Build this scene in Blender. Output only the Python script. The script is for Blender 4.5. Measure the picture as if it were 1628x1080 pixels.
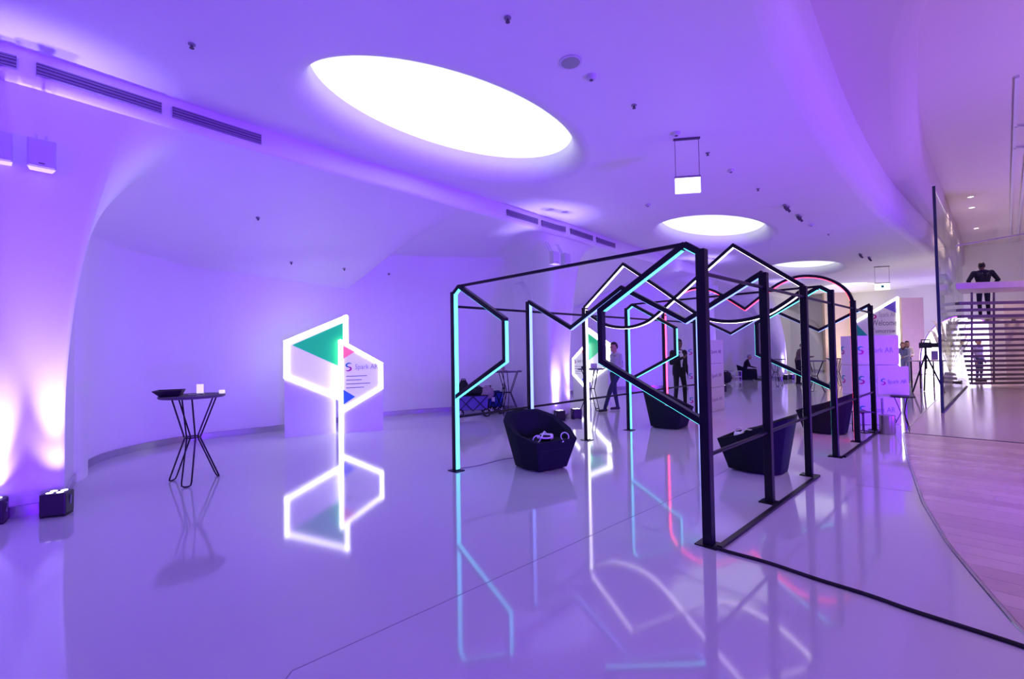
import bpy, bmesh, math, random
import numpy as np
from mathutils import Vector, Matrix
random.seed(7)
for o in list(bpy.data.objects): bpy.data.objects.remove(o)
S = bpy.context.scene
COL = S.collection
# ------------------------------------------------------------------ camera
F, PIT, ROL, EYE = 737.7, 0.025, -0.0162, 1.55
fw = Vector((0, math.cos(PIT), math.sin(PIT))); up0 = Vector((0, -math.sin(PIT), math.cos(PIT))); rt0 = Vector((1, 0, 0))
CR = rt0 * math.cos(ROL) + up0 * math.sin(ROL); CU = up0 * math.cos(ROL) - rt0 * math.sin(ROL)
cd = bpy.data.cameras.new('camera'); cam = bpy.data.objects.new('camera', cd); COL.objects.link(cam)
cd.sensor_width = 36; cd.lens = F / 1628 * 36; cd.clip_start = .05; cd.clip_end = 200
cam.matrix_world = Matrix(((CR.x, CU.x, -fw.x, 0), (CR.y, CU.y, -fw.y, 0), (CR.z, CU.z, -fw.z, EYE), (0, 0, 0, 1)))
S.camera = cam
# ------------------------------------------------------------------ world, exposure
wd = bpy.data.worlds.new('world'); S.world = wd; wd.use_nodes = True
wd.node_tree.nodes['Background'].inputs[0].default_value = (.02, .015, .05, 1)
wd.node_tree.nodes['Background'].inputs[1].default_value = .3
S.view_settings.view_transform = 'Standard'; S.view_settings.look = 'None'
S.view_settings.exposure = -0.15; S.view_settings.gamma = 1; S.view_settings.use_curve_mapping = False
S.cycles.use_denoising = True; S.cycles.max_bounces = 10; S.cycles.diffuse_bounces = 6
S.cycles.sample_clamp_indirect = 6; S.cycles.caustics_reflective = False; S.cycles.caustics_refractive = False
# light levels of the room's lamps and of the added fill lights
VIOLET = (.15, .0, 1.0); COLV = (.38, .31, 1.0); UP_POWER = 850; WASH_FILL_POWER = 3500; CEIL_EMIT = 1.0; WARM = (1.0, .68, .62); DOWN_POWER = 420; HIGH_FILL_POWER = 1600

# ------------------------------------------------------------------ pixel helpers (a pixel gives a direction only)
def ray(x, y): return fw + CR * ((x - 814) / F) - CU * ((y - 540) / F)
def flo(x, y, z=0):
    d = ray(x, y); t = (z - EYE) / d.z; return Vector((d.x * t, d.y * t, z))
def at(x, y, Y):
    d = ray(x, y); t = Y / d.y; return Vector((d.x * t, Y, EYE + d.z * t))
def UV(u, v, z=0): return Vector((.72 * u + .69 * v, .69 * u - .72 * v, z))   # hall axes: u along, v across
def catmull(P, n):
    P = [Vector(p) for p in P]; out = []
    for i in range(len(P) - 1):
        a = P[max(i - 1, 0)]; b = P[i]; c = P[i + 1]; d = P[min(i + 2, len(P) - 1)]
        for k in range(n):
            t = k / n
            out.append(.5 * ((2 * b) + (c - a) * t + (2 * a - 5 * b + 4 * c - d) * t * t + (3 * b - a - 3 * c + d) * t ** 3))
    out.append(P[-1]); return out

# ------------------------------------------------------------------ materials
MATS = {}
def mat(name, col, rough=.5, metal=0, nscale=0, namt=.08, bump=0, emit=None, estr=0, spec=.5, trans=0, alpha=1):
    if name in MATS: return MATS[name]
    m = bpy.data.materials.new(name); m.use_nodes = True; nt = m.node_tree; b = nt.nodes['Principled BSDF']
    b.inputs['Roughness'].default_value = rough; b.inputs['Metallic'].default_value = metal
    b.inputs['Specular IOR Level'].default_value = spec
    tc = nt.nodes.new('ShaderNodeTexCoord'); nz = nt.nodes.new('ShaderNodeTexNoise'); nz.inputs['Scale'].default_value = nscale or 12
    nz.inputs['Detail'].default_value = 4; nt.links.new(tc.outputs['Object'], nz.inputs['Vector'])
    mx = nt.nodes.new('ShaderNodeMix'); mx.data_type = 'RGBA'
    a = namt if nscale else .03
    mx.inputs[6].default_value = (*[c * (1 - a) for c in col], 1); mx.inputs[7].default_value = (*[min(1, c * (1 + a)) for c in col], 1)
    nt.links.new(nz.outputs['Fac'], mx.inputs[0]); nt.links.new(mx.outputs[2], b.inputs['Base Color'])
    if bump:
        bp = nt.nodes.new('ShaderNodeBump'); bp.inputs['Strength'].default_value = bump; bp.inputs['Distance'].default_value = .01
        nt.links.new(nz.outputs['Fac'], bp.inputs['Height']); nt.links.new(bp.outputs['Normal'], b.inputs['Normal'])
    if emit:
        b.inputs['Emission Color'].default_value = (*emit, 1); b.inputs['Emission Strength'].default_value = estr
    MATS[name] = m; return m
M = {}
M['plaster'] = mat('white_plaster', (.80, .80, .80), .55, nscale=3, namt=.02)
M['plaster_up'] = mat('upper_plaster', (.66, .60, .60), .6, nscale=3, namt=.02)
M['terrazzo'] = mat('polished_terrazzo', (.62, .62, .64), .07, nscale=160, namt=.10, spec=.85)
M['plank'] = [mat('plank_a', (.60, .47, .43), .28, nscale=9, namt=.10), mat('plank_b', (.55, .42, .39), .3, nscale=9, namt=.10), mat('plank_c', (.64, .51, .47), .26, nscale=9, namt=.10)]
M['stone'] = mat('pale_stone', (.55, .46, .45), .18, nscale=14, namt=.06)
M['skirt'] = mat('brushed_steel', (.55, .55, .58), .25, metal=.9)
M['black'] = mat('black_powder_coat', (.006, .006, .012), .35, nscale=60, spec=.25)
M['blackpl'] = mat('black_plastic', (.015, .014, .02), .45)
M['rubber'] = mat('black_rubber', (.01, .01, .012), .6)
M['fabric'] = mat('charcoal_felt', (.013, .016, .024), .9, nscale=180, namt=.4, bump=.2, spec=.15)
M['fabric2'] = mat('charcoal_seat', (.017, .020, .030), .9, nscale=180, namt=.4, bump=.2, spec=.15)
M['grey'] = mat('grey_metal', (.30, .30, .34), .4, metal=.3)
M['dgrey'] = mat('dark_grey', (.09, .08, .11), .6)
M['white'] = mat('white_plastic', (.8, .8, .8), .35)
M['board'] = mat('white_board', (.80, .79, .82), .5)
M['speaker'] = mat('white_speaker_shell', (.62, .60, .66), .5)
M['joint'] = mat('joint_filler', (.30, .29, .33), .4)
M['vent'] = mat('vent_grille', (.30, .26, .36), .7)
M['slot'] = mat('vent_slot', (.14, .11, .18), .8)
M['diffuser'] = mat('light_membrane', (.8, .8, .8), .6, emit=(.93, 1.0, .94), estr=CEIL_EMIT)
M['led_white'] = mat('led_white', (.8, .8, .8), .5, emit=(1, .93, .98), estr=4.5)
M['led_sign'] = mat('led_sign_white', (.8, .8, .8), .5, emit=(.95, .95, 1), estr=5.2)
M['led_teal'] = mat('led_teal', (.3, .8, .8), .5, emit=(.09, .92, .84), estr=2.4)
M['led_blue'] = mat('led_ice_blue', (.4, .6, .8), .5, emit=(.24, .42, 1), estr=1.8)
M['led_red'] = mat('led_red', (.8, .2, .3), .5, emit=(1, .03, .075), estr=10)
M['lens'] = mat('lamp_lens', (.8, .8, .9), .3, emit=(.75, .65, 1), estr=4)
M['exit'] = mat('exit_face', (.85, .85, .85), .5, emit=(1, .98, .95), estr=2.2)
M['green'] = mat('print_green', (.0, .42, .33), .5)
M['red'] = mat('print_coral', (.85, .10, .16), .5)
M['blue'] = mat('print_blue', (.03, .10, .80), .5)
M['green_lit'] = mat('backlit_green', (.0, .40, .10), .5, emit=(0, .42, .22), estr=.75)
M['face_lit'] = mat('backlit_white', (.8, .8, .82), .5, emit=(.9, .88, 1), estr=.38)
M['red_lit'] = mat('backlit_coral', (.8, .1, .2), .5, emit=(1, .18, .28), estr=.6)
M['blue_lit'] = mat('backlit_blue', (.03, .1, .8), .5, emit=(.02, .10, .9), estr=.6)
M['tag_glow'] = mat('white_card_glow', (.8, .8, .8), .4, emit=(1, .93, 1), estr=.8)  # emission added so the white card and cube look bright
M['purple'] = mat('print_indigo', (.16, .10, .62), .5)
M['teal'] = mat('logo_teal', (.02, .35, .42), .5)
M['magenta'] = mat('logo_magenta', (.55, .02, .25), .5)
M['ink'] = mat('print_grey', (.16, .16, .22), .6)
M['ink2'] = mat('print_light_grey', (.42, .40, .48), .6)
M['skin'] = mat('skin', (.42, .24, .17), .55); M['skin2'] = mat('skin_deep', (.20, .10, .07), .55)
M['hair'] = mat('dark_hair', (.012, .01, .01), .6, nscale=90, namt=.3); M['hair2'] = mat('brown_hair', (.10, .045, .03), .6, nscale=90, namt=.3)
M['hairg'] = mat('grey_hair', (.25, .25, .28), .6, nscale=90)
M['navy'] = mat('navy_wool', (.010, .012, .035), .8); M['suit'] = mat('black_suit', (.008, .008, .014), .8)
M['denim'] = mat('dark_denim', (.02, .03, .09), .8); M['shirt'] = mat('white_shirt', (.75, .75, .78), .7)
M['brown'] = mat('brown_shirt', (.16, .10, .08), .8); M['bluegrey'] = mat('blue_grey_dress', (.26, .29, .42), .8)
M['lav'] = mat('lavender_shirt', (.40, .36, .62), .8); M['shoe'] = mat('black_leather', (.008, .008, .01), .4)
M['eye'] = mat('eye', (.02, .02, .02), .2)
M['beige'] = mat('beige_panel', (.62, .48, .36), .6, nscale=5)
M['mezz'] = mat('pale_timber', (.62, .52, .48), .5, nscale=8)
M['slat'] = mat('slat_timber', (.22, .17, .20), .5, nscale=8)
M['arch'] = mat('backlit_arch', (.8, .8, .75), .5, emit=(1, .95, .84), estr=2.6)
M['pampas'] = mat('pampas_white', (.80, .76, .66), .8)
M['bagblue'] = mat('bag_blue', (.02, .06, .40), .7); M['bagviolet'] = mat('wagon_canvas', (.16, .10, .55), .8); M['bagpat'] = mat('patterned_bag', (.32, .22, .32), .8, nscale=40, namt=.8)
M['binmetal'] = mat('bin_steel', (.50, .46, .48), .3, metal=.8)
M['pot'] = mat('clay_pot', (.45, .30, .25), .7)
def checked():
    m = bpy.data.materials.new('checked_shirt'); m.use_nodes = True; nt = m.node_tree; b = nt.nodes['Principled BSDF']
    tc = nt.nodes.new('ShaderNodeTexCoord'); ck = nt.nodes.new('ShaderNodeTexBrick'); ck.inputs['Scale'].default_value = 22
    ck.offset = 0; ck.inputs['Color1'].default_value = (.72, .72, .76, 1); ck.inputs['Color2'].default_value = (.66, .66, .72, 1); ck.inputs['Mortar'].default_value = (.3, .26, .4, 1)
    ck.inputs['Mortar Size'].default_value = .05; ck.inputs['Brick Width'].default_value = .5
    mp = nt.nodes.new('ShaderNodeMapping'); mp.inputs['Rotation'].default_value = (math.pi / 2, 0, 0)
    nt.links.new(tc.outputs['Object'], mp.inputs[0]); nt.links.new(mp.outputs[0], ck.inputs[0]); nt.links.new(ck.outputs[0], b.inputs['Base Color']); b.inputs['Roughness'].default_value = .8
    return m
M['check'] = checked()
def glass():
    m = bpy.data.materials.new('clear_glass'); m.use_nodes = True; nt = m.node_tree; nt.nodes.remove(nt.nodes['Principled BSDF'])
    out = nt.nodes['Material Output']; t = nt.nodes.new('ShaderNodeBsdfTransparent'); t.inputs[0].default_value = (.93, .96, .95, 1)
    g = nt.nodes.new('ShaderNodeBsdfGlossy'); g.inputs['Roughness'].default_value = .02
    fr = nt.nodes.new('ShaderNodeFresnel'); fr.inputs[0].default_value = 1.45; mx = nt.nodes.new('ShaderNodeMixShader')
    ml = nt.nodes.new('ShaderNodeMath'); ml.operation = 'MULTIPLY'; ml.inputs[1].default_value = .45; nt.links.new(fr.outputs[0], ml.inputs[0]); nt.links.new(ml.outputs[0], mx.inputs[0]); nt.links.new(t.outputs[0], mx.inputs[1]); nt.links.new(g.outputs[0], mx.inputs[2]); nt.links.new(mx.outputs[0], out.inputs[0])
    return m
M['glass'] = glass()
M['glass_edge'] = mat('glass_edge', (.02, .05, .05), .2)

# ------------------------------------------------------------------ mesh helpers
class MB:
    def __init__(s): s.v = []; s.f = []
    def add(s, vs, fs):
        o = len(s.v); s.v += [tuple(v) for v in vs]; s.f += [tuple(i + o for i in f) for f in fs]; return s
    def box(s, c, d, rz=0, m=None):
        vs = []
        for x in (-.5, .5):
            for y in (-.5, .5):
                for z in (-.5, .5): vs.append(Vector((x * d[0], y * d[1], z * d[2])))
        R = m or Matrix.Rotation(rz, 3, 'Z'); vs = [R @ v + Vector(c) for v in vs]
        return s.add(vs, [(0, 1, 3, 2), (4, 6, 7, 5), (0, 4, 5, 1), (2, 3, 7, 6), (0, 2, 6, 4), (1, 5, 7, 3)])
    def bar(s, a, b, w, h):
        a = Vector(a); b = Vector(b); d = (b - a).normalized(); u = Vector((0, 0, 1)) if abs(d.z) < .95 else Vector((1, 0, 0))
        x = d.cross(u).normalized() * w / 2; y = x.normalized().cross(d) * h / 2
        vs = [p + i * x + j * y for p in (a, b) for i, j in ((-1, -1), (1, -1), (1, 1), (-1, 1))]
        return s.add(vs, [(3, 2, 1, 0), (4, 5, 6, 7), (0, 1, 5, 4), (1, 2, 6, 5), (2, 3, 7, 6), (3, 0, 4, 7)])
    def tube(s, path, r, n=8, closed=False, r1=None):
        P = [Vector(p) for p in path]; N = len(P); rings = []
        ref = None
        for i, p in enumerate(P):
            a = P[i - 1] if (i > 0 or closed) else p; b = P[(i + 1) % N] if (i < N - 1 or closed) else p
            d = (b - a).normalized()
            if ref is None: ref = d.orthogonal().normalized()
            ref = (ref - d * ref.dot(d)); ref = ref.normalized() if ref.length > 1e-6 else d.orthogonal().normalized()
            y = d.cross(ref); rr = r if r1 is None else r + (r1 - r) * i / max(1, N - 1)
            rings.append([p + (ref * math.cos(2 * math.pi * k / n) + y * math.sin(2 * math.pi * k / n)) * rr for k in range(n)])
        vs = [v for q in rings for v in q]; fs = []
        for i in range(N if closed else N - 1):
            j = (i + 1) % N
            for k in range(n): fs.append((i * n + k, i * n + (k + 1) % n, j * n + (k + 1) % n, j * n + k))
        if not closed: fs += [tuple(range(n - 1, -1, -1)), tuple((N - 1) * n + k for k in range(n))]
        return s.add(vs, fs)
    def lathe(s, prof, n=24, c=(0, 0, 0), cap=True):
        c = Vector(c); vs = []; fs = []
        for r, z in prof:
            for k in range(n): a = 2 * math.pi * k / n; vs.append(c + Vector((r * math.cos(a), r * math.sin(a), z)))
        for i in range(len(prof) - 1):
            for k in range(n): fs.append((i * n + k, i * n + (k + 1) % n, (i + 1) * n + (k + 1) % n, (i + 1) * n + k))
        if cap: fs += [tuple(range(n - 1, -1, -1)), tuple((len(prof) - 1) * n + k for k in range(n))]
        return s.add(vs, fs)
    def ell(s, c, r, n=12, m=8, M3=None):
        c = Vector(c); vs = [c + Vector((0, 0, -r[2])) if M3 is None else c + M3 @ Vector((0, 0, -r[2]))]; fs = []
        for j in range(1, m):
            t = -math.pi / 2 + math.pi * j / m
            for k in range(n):
                a = 2 * math.pi * k / n; q = Vector((r[0] * math.cos(t) * math.cos(a), r[1] * math.cos(t) * math.sin(a), r[2] * math.sin(t)))
                vs.append(c + (M3 @ q if M3 is not None else q))
        q = Vector((0, 0, r[2])); vs.append(c + (M3 @ q if M3 is not None else q)); L = len(vs) - 1
        for k in range(n):
            fs.append((0, 1 + (k + 1) % n, 1 + k)); fs.append((L, L - n + k, L - n + (k + 1) % n))
        for j in range(m - 2):
            for k in range(n): a = 1 + j * n; fs.append((a + k, a + (k + 1) % n, a + n + (k + 1) % n, a + n + k))
        return s.add(vs, fs)
    def prism(s, poly, o, ex, ey, ez, d0, d1):
        """2D polygon in frame (ex, ey) extruded from d0 to d1 along ez"""
        o = Vector(o); n = len(poly)
        vs = [o + ex * p[0] + ey * p[1] + ez * d for d in (d0, d1) for p in poly]
        fs = [tuple(range(n - 1, -1, -1)), tuple(range(n, 2 * n))] + [(k, (k + 1) % n, n + (k + 1) % n, n + k) for k in range(n)]
        return s.add(vs, fs)
    def build(s, name, m, parent=None, smooth=False, bevel=0, seg=2, sub=0):
        me = bpy.data.meshes.new(name); me.from_pydata(s.v, [], s.f); me.update()
        bm = bmesh.new(); bm.from_mesh(me); bmesh.ops.recalc_face_normals(bm, faces=bm.faces); bm.to_mesh(me); bm.free()
        me.materials.append(m)
        o = bpy.data.objects.new(name, me); COL.objects.link(o)
        if parent: o.parent = parent
        if smooth:
            for p in me.polygons: p.use_smooth = True
            if smooth != 'all': me.set_sharp_from_angle(angle=math.radians(40))
        if bevel:
            b = o.modifiers.new('bevel', 'BEVEL'); b.width = bevel; b.segments = seg; b.limit_method = 'ANGLE'; b.angle_limit = math.radians(20)
        if sub:
            q = o.modifiers.new('sub', 'SUBSURF'); q.levels = sub; q.render_levels = sub
        return o
def tag(o, label, cat, group=None):
    o['label'] = label; o['category'] = cat
    if group: o['group'] = group
    return o
def struct(o): o['kind'] = 'structure'; return o
def thing(name, label, cat, loc=(0, 0, 0), rz=0, group=None):
    o = bpy.data.objects.new(name, None); COL.objects.link(o); o.location = loc; o.rotation_euler = (0, 0, rz); o.empty_display_size = .1
    return tag(o, label, cat, group)
def dup(root, loc, rz, label=None):
    r = root.copy(); COL.objects.link(r); r.location = loc; r.rotation_euler = (0, 0, rz)
    if label: r['label'] = label
    for ch in list(root.children):
        c = ch.copy(); COL.objects.link(c); c.parent = r
        for g in list(ch.children): d = g.copy(); COL.objects.link(d); d.parent = c
    return r
def grid(rows, close=False):
    """list of equal-length vertex rows -> MB"""
    b = MB(); n = len(rows[0]); vs = [v for r in rows for v in r]; fs = []
    for i in range(len(rows) - 1):
        for k in range(n if close else n - 1): fs.append((i * n + k, i * n + (k + 1) % n, (i + 1) * n + (k + 1) % n, (i + 1) * n + k))
    return b.add(vs, fs)
def text(body, size, o, ex, ey, ez, m, parent, name='lettering', align='LEFT', width=None):
    cu = bpy.data.curves.new('t', 'FONT'); cu.body = body; cu.size = size; cu.extrude = .0015; cu.align_x = align; cu.resolution_u = 3
    ob = bpy.data.objects.new('t', cu); COL.objects.link(ob); bpy.context.view_layer.update()
    me = bpy.data.meshes.new_from_object(ob.evaluated_get(bpy.context.evaluated_depsgraph_get()))
    bpy.data.objects.remove(ob)
    k = 1
    if width: w = max(v.co.x for v in me.vertices) - min(v.co.x for v in me.vertices); k = width / w
    for v in me.vertices: c = v.co; v.co = Vector(o) + ex * (c.x * k) + ey * c.y + ez * (c.z + .0025)
    me.materials.clear(); me.materials.append(m); me.name = name
    t = bpy.data.objects.new(name, me); COL.objects.link(t); t.parent = parent; return t
def logo(h, o, ex, ey, ez, parent):
    """two-tone S mark, height h, centred on o"""
    upper = [(.36, .36, .02), (.22, .45, .10), (.02, .46, .16), (-.20, .37, .19), (-.28, .21, .20), (-.18, .07, .18), (.04, -.01, .10), (.12, -.04, .03)]
    for pts, m, nm in ((upper, M['teal'], 'logo_mark_upper'), ([(-x, -y, w) for x, y, w in upper], M['magenta'], 'logo_mark_lower')):
        C = catmull(pts, 4); L = []; R = []
        for i, p in enumerate(C):
            d = (C[min(i + 1, len(C) - 1)] - C[max(i - 1, 0)]); d = Vector((d.x, d.y, 0)).normalized(); nn = Vector((-d.y, d.x, 0)); w = p.z * .5
            L.append((p.x + nn.x * w, p.y + nn.y * w)); R.append((p.x - nn.x * w, p.y - nn.y * w))
        b = MB()
        for i in range(len(C) - 1):
            b.prism([(a * h, c * h) for a, c in (L[i], L[i + 1], R[i + 1], R[i])], o, ex, ey, ez, .001, .004)
        b.build(nm, m, parent)

# ================================================================== THE SETTING
SH = Vector((5.95, 5.85)); SHT = Vector((6.27, 6.75))
B0 = [(-4.64, 4.82), (-5.02, 5.24), (-5.73, 6.15), (-6.13, 6.82), (-6.23, 7.49), (-6.07, 8.23), (-5.73, 8.73), (-4.75, 9.6), (-3.8, 10.75), (-3.15, 11.4), (-1.9, 12.1), (-.3, 12.35), (.40, 11.9), (.58, 11.0), (.79, 10.36), (1.07, 10.43)]
T0 = [(-4.36, 5.27), (-4.12, 5.55), (-3.92, 5.78), (-3.7, 6.04), (-3.4, 6.38), (-2.98, 6.83), (-2.51, 7.36), (-1.85, 8.0), (-1.2, 8.7), (-.85, 9.05), (-.2, 9.75), (.4, 10.4), (.75, 10.78), (1.0, 11.05), (1.2, 11.25), (1.36, 11.38)]
ZC = [.9, 2.2, 3.3, 3.35, 3.3, 3.25, 3.2, 3.12, 3.04, 4.0, 4.06, 4.08, 3.6, 2.2, 1.3, .9]
PA = [1.9, 1.6, 1.15, 1.0, 1.0, 1.0, 1.0, 1.0, 1.0, 1.0, 1.0, 1.0, 1.3, 1.8, 1.9, 1.9]
ZT, ZB = 4.70, 4.32
def interp(A, n):
    out = []
    for i in range(len(A) - 1):
        for k in range(n): out.append(A[i] + (A[i + 1] - A[i]) * k / n)
    return out + [A[-1]]
base = []; top = []; zc = []; pa = []
for k in range(-2, 5):
    n = 6 if k in (-1, 0, 1) else 3
    bb = [Vector((x, y, 0)) + Vector((SH.x * k, SH.y * k, 0)) for x, y in B0]
    tt = [Vector((x, y, 0)) + Vector((SHT.x * k, SHT.y * k, 0)) for x, y in T0]
    bb.append(Vector((B0[0][0] + SH.x * (k + 1), B0[0][1] + SH.y * (k + 1), 0))); tt.append(Vector((T0[0][0] + SHT.x * (k + 1), T0[0][1] + SHT.y * (k + 1), 0)))
    base += catmull(bb, n)[:-1]; top += catmull(tt, n)[:-1]; zc += interp(ZC + [.9], n)[:-1]; pa += interp(PA + [1.9], n)[:-1]
keep = [i for i in range(len(base)) if -10 < .72 * base[i].x + .69 * base[i].y < 34.6]
base = [base[i] for i in keep]; top = [top[i] for i in keep]; zc = [zc[i] for i in keep]; pa = [pa[i] for i in keep]
rows = []
for b, t, z, a in zip(base, top, zc, pa):
    r = []
    for j in range(15):
        f = j / 14; f = 1 - (1 - f) ** 1.6
        r.append(Vector((b.x, b.y, z * f)))
    for j in range(1, 19):
        f = (j / 18) ** 1.5; p = f ** a
        q = b.lerp(t, p); r.append(Vector((q.x, q.y, z + (ZB - z) * f)))
    rows.append(r)
struct(grid(rows).build('wall_left', M['plaster'], smooth='all'))
# bulkhead band carrying the air slots
rows = []
for t in top:
    nrm = Vector((.70, -.714, 0))
    rows.append([Vector((t.x, t.y, 0)) + nrm * o + Vector((0, 0, z)) for o, z in ((-.35, 4.38), (-.12, 4.325), (.0, 4.32), (.035, 4.34), (.05, 4.40), (.03, 4.55), (0, 4.70))])
struct(grid(rows).build('trim_1', M['plaster'], smooth='all'))
# steel skirting following the wall
rows = []
for i, b in enumerate(base):
    d = (base[min(i + 1, len(base) - 1)] - base[max(i - 1, 0)]).normalized(); nn = Vector((d.y, -d.x, 0))
    rows.append([b + nn * .002, b + nn * .022, b + nn * .022 + Vector((0, 0, .11)), b + nn * .002 + Vector((0, 0, .115))])
struct(grid(rows).build('baseboard_left', M['skirt'], smooth=True))

# floors
bF = MB(); bF.add([UV(-10, -13, 0), UV(35, -13, 0), UV(35, 9, 0), UV(-10, 9, 0)], [(0, 1, 2, 3)])
struct(bF.build('floor', M['terrazzo']))
EDGE = [(-10, 9), (-3, 6.2), (0, 2.6), (1.5, 1.35), (3, .36), (3.75, .05), (4.29, -.11), (4.94, -.295), (6.05, -.53), (8.2, -.86), (10.5, -1.16), (14.2, -1.19), (20, -1.2), (34, -1.2)]
def vedge(u):
    for (a, b), (c, d) in zip(EDGE, EDGE[1:]):
        if a <= u <= c: return b + (d - b) * (u - a) / (c - a)
    return EDGE[-1][1]
bW = MB(); us = [0.2 + i * .25 for i in range(42)] + [10.6]
vs = [UV(u, vedge(u), .004) for u in us] + [UV(u, 8.9, .004) for u in us]; n = len(us)
bW.add(vs, [(i, i + 1, n + i + 1, n + i) for i in range(n - 1)])
fwood = struct(bW.build('floor_wood', M['plank'][1]))
random.seed(3)
for i in range(52):
    u0 = .2 + i * .2; u1 = u0 + .197; v = max(vedge(u0), vedge(u1)) ; first = True; off = random.uniform(.5, 2.2); k = 0
    va, vb = vedge(u0) + .003, vedge(u1) + .003
    while va < 5.5:
        ve = (max(va, vb) + off) if first else va + 2.4
        ve2 = min(ve, 8.8); P = [UV(u0, va), UV(u1, vb), UV(u1, ve2 - .003), UV(u0, ve2 - .003)]
        z0, z1 = .003, .0075 + random.uniform(0, .0006)
        b = MB().add([p + Vector((0, 0, z0)) for p in P] + [p + Vector((0, 0, z1)) for p in P], [(0, 1, 2, 3), (4, 7, 6, 5), (0, 4, 5, 1), (1, 5, 6, 2), (2, 6, 7, 3), (3, 7, 4, 0)])
        b.build('plank', random.choice(M['plank']), fwood); va = vb = ve2; first = False
bS = MB(); us = [10.65 + i * .8 for i in range(30)]
vs = [UV(u, vedge(u), .004) for u in us] + [UV(u, 8.9, .004) for u in us]; n = len(us)
bS.add(vs, [(i, i + 1, n + i + 1, n + i) for i in range(n - 1)]); struct(bS.build('floor_stone', M['stone']))
struct(MB().bar(UV(10.62, -1.16, .006), UV(10.8, 5.5, .006), .05, .01).build('trim_2', M['dgrey']))      # dark threshold strip
rows = []
for u in [.2 + i * .2 for i in range(150)]: rows.append([UV(u, vedge(u) - .025, .001), UV(u, vedge(u) - .02, .008), UV(u, vedge(u), .008)])
struct(grid(rows).build('trim_3', M['skirt']))
j = MB(); j.bar(flo(464, 1067, .0008), flo(1100, 779, .0008), .006, .001); j.bar(flo(1100, 779, .0008), UV(14, -2.9, .0008), .006, .001); j.bar(flo(464, 1067, .0008), UV(-4, 2.2, .0008), .006, .001)
struct(j.build('trim_4', M['joint']))
j = MB(); j.bar(flo(1350, 770, .0008), flo(1450, 782, .0008), .006, .001); struct(j.build('trim_5', M['joint']))

# ceilings
E1 = catmull([(-7.0, -6.8, 0), (-3, -3.2, 0), (.3, .9, 0), (1.5, 2.9, 0), (2.22, 4.13, 0), (3.16, 5.31, 0), (5.85, 8.22, 0), (9.33, 11.61, 0), (15.87, 17.45, 0), (23.67, 25.03, 0)], 10)
E2 = catmull([(-4, -8.0, 0), (.5, -3, 0), (3.0, 1.6, 0), (4.57, 5.22, 0), (6.02, 7.22, 0), (9.64, 11.19, 0), (14.08, 15.44, 0), (23.9, 24.8, 0)], 10)
ELL = [Vector((-.69, 6.74, 0)) + k * Vector((6.38, 6.14, 0)) for k in range(-1, 4)]
EA, EB, EDIR = 2.15, 1.16, math.radians(44)
def ellpt(c, k, a, b):
    x, y = a * math.cos(k), b * math.sin(k); return c + Vector((x * math.cos(EDIR) - y * math.sin(EDIR), x * math.sin(EDIR) + y * math.cos(EDIR), 0))
bm = bmesh.new(); edges = []
loops = [[Vector((t.x, t.y, ZT)) for t in top] + [Vector((p.x, p.y, ZT)) for p in reversed(E1)]]
NE = 72
for c in ELL: loops.append([ellpt(c, 2 * math.pi * k / NE, EA + .30, EB + .30) + Vector((0, 0, ZT)) for k in range(NE)])
for L in loops:
    vv = [bm.verts.new(p) for p in L]
    edges += [bm.edges.new((vv[i], vv[(i + 1) % len(vv)])) for i in range(len(vv))]
bmesh.ops.triangle_fill(bm, use_beauty=True, edges=edges, normal=(0, 0, -1))
me = bpy.data.meshes.new('ceiling'); bm.to_mesh(me); bm.free(); me.materials.append(M['plaster'])
ce = bpy.data.objects.new('ceiling', me); COL.objects.link(ce); struct(ce)
for i, c in enumerate(ELL):
    lab = ['glowing oval ceiling recess over the floor beyond the near column', 'large glowing oval ceiling recess above the logo sign and teal frame', 'second glowing oval ceiling recess, above the middle of the light frames', 'third glowing oval ceiling recess, beyond the light frames', 'farthest glowing oval ceiling recess, next to the small green exit sign'][i]
    t = thing('oval_ceiling_light', lab, 'ceiling light', (0, 0, 0), group='oval ceiling recesses along the hall')
    t.location = c + Vector((0, 0, ZT))
    rows = []
    for j in range(9):                       # rounded cove turning up into the recess
        a = math.pi / 2 * j / 8; o = .30 * (1 - math.sin(a)); z = .30 * (1 - math.cos(a))
        rows.append([ellpt(Vector((0, 0, z)), 2 * math.pi * k / NE, EA + o, EB + o) for k in range(NE)])
    rows.append([ellpt(Vector((0, 0, .42)), 2 * math.pi * k / NE, EA, EB) for k in range(NE)])
    grid(rows, True).build('cove', M['plaster'], t, smooth='all')
    d = MB(); d.add([ellpt(Vector((0, 0, .40)), 2 * math.pi * k / NE, EA, EB) for k in range(NE)], [tuple(range(NE))]); d.build('diffuser', M['diffuser'], t)
def lip(curve, z0, z1, r, name, m):
    rows = []
    for i, p in enumerate(curve):
        d = (curve[min(i + 1, len(curve) - 1)] - curve[max(i - 1, 0)]).normalized(); nn = Vector((d.y, -d.x, 0))
        row = []
        for k in range(8):
            a = math.pi / 2 * k / 7; row.append(Vector((p.x, p.y, z0)) + nn * (r * math.sin(a)) + Vector((0, 0, r * (1 - math.cos(a)))))
        row.append(Vector((p.x, p.y, z1 + .1)) + nn * r); rows.append(row)
    struct(grid(rows).build(name, m, smooth='all'))
def sheet(A, Bc, z, name, m):
    n = min(len(A), len(Bc)); rows = [[Vector((A[i].x, A[i].y, z)), Vector((Bc[i].x, Bc[i].y, z))] for i in range(n)]
    struct(grid(rows).build(name, m))
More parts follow.
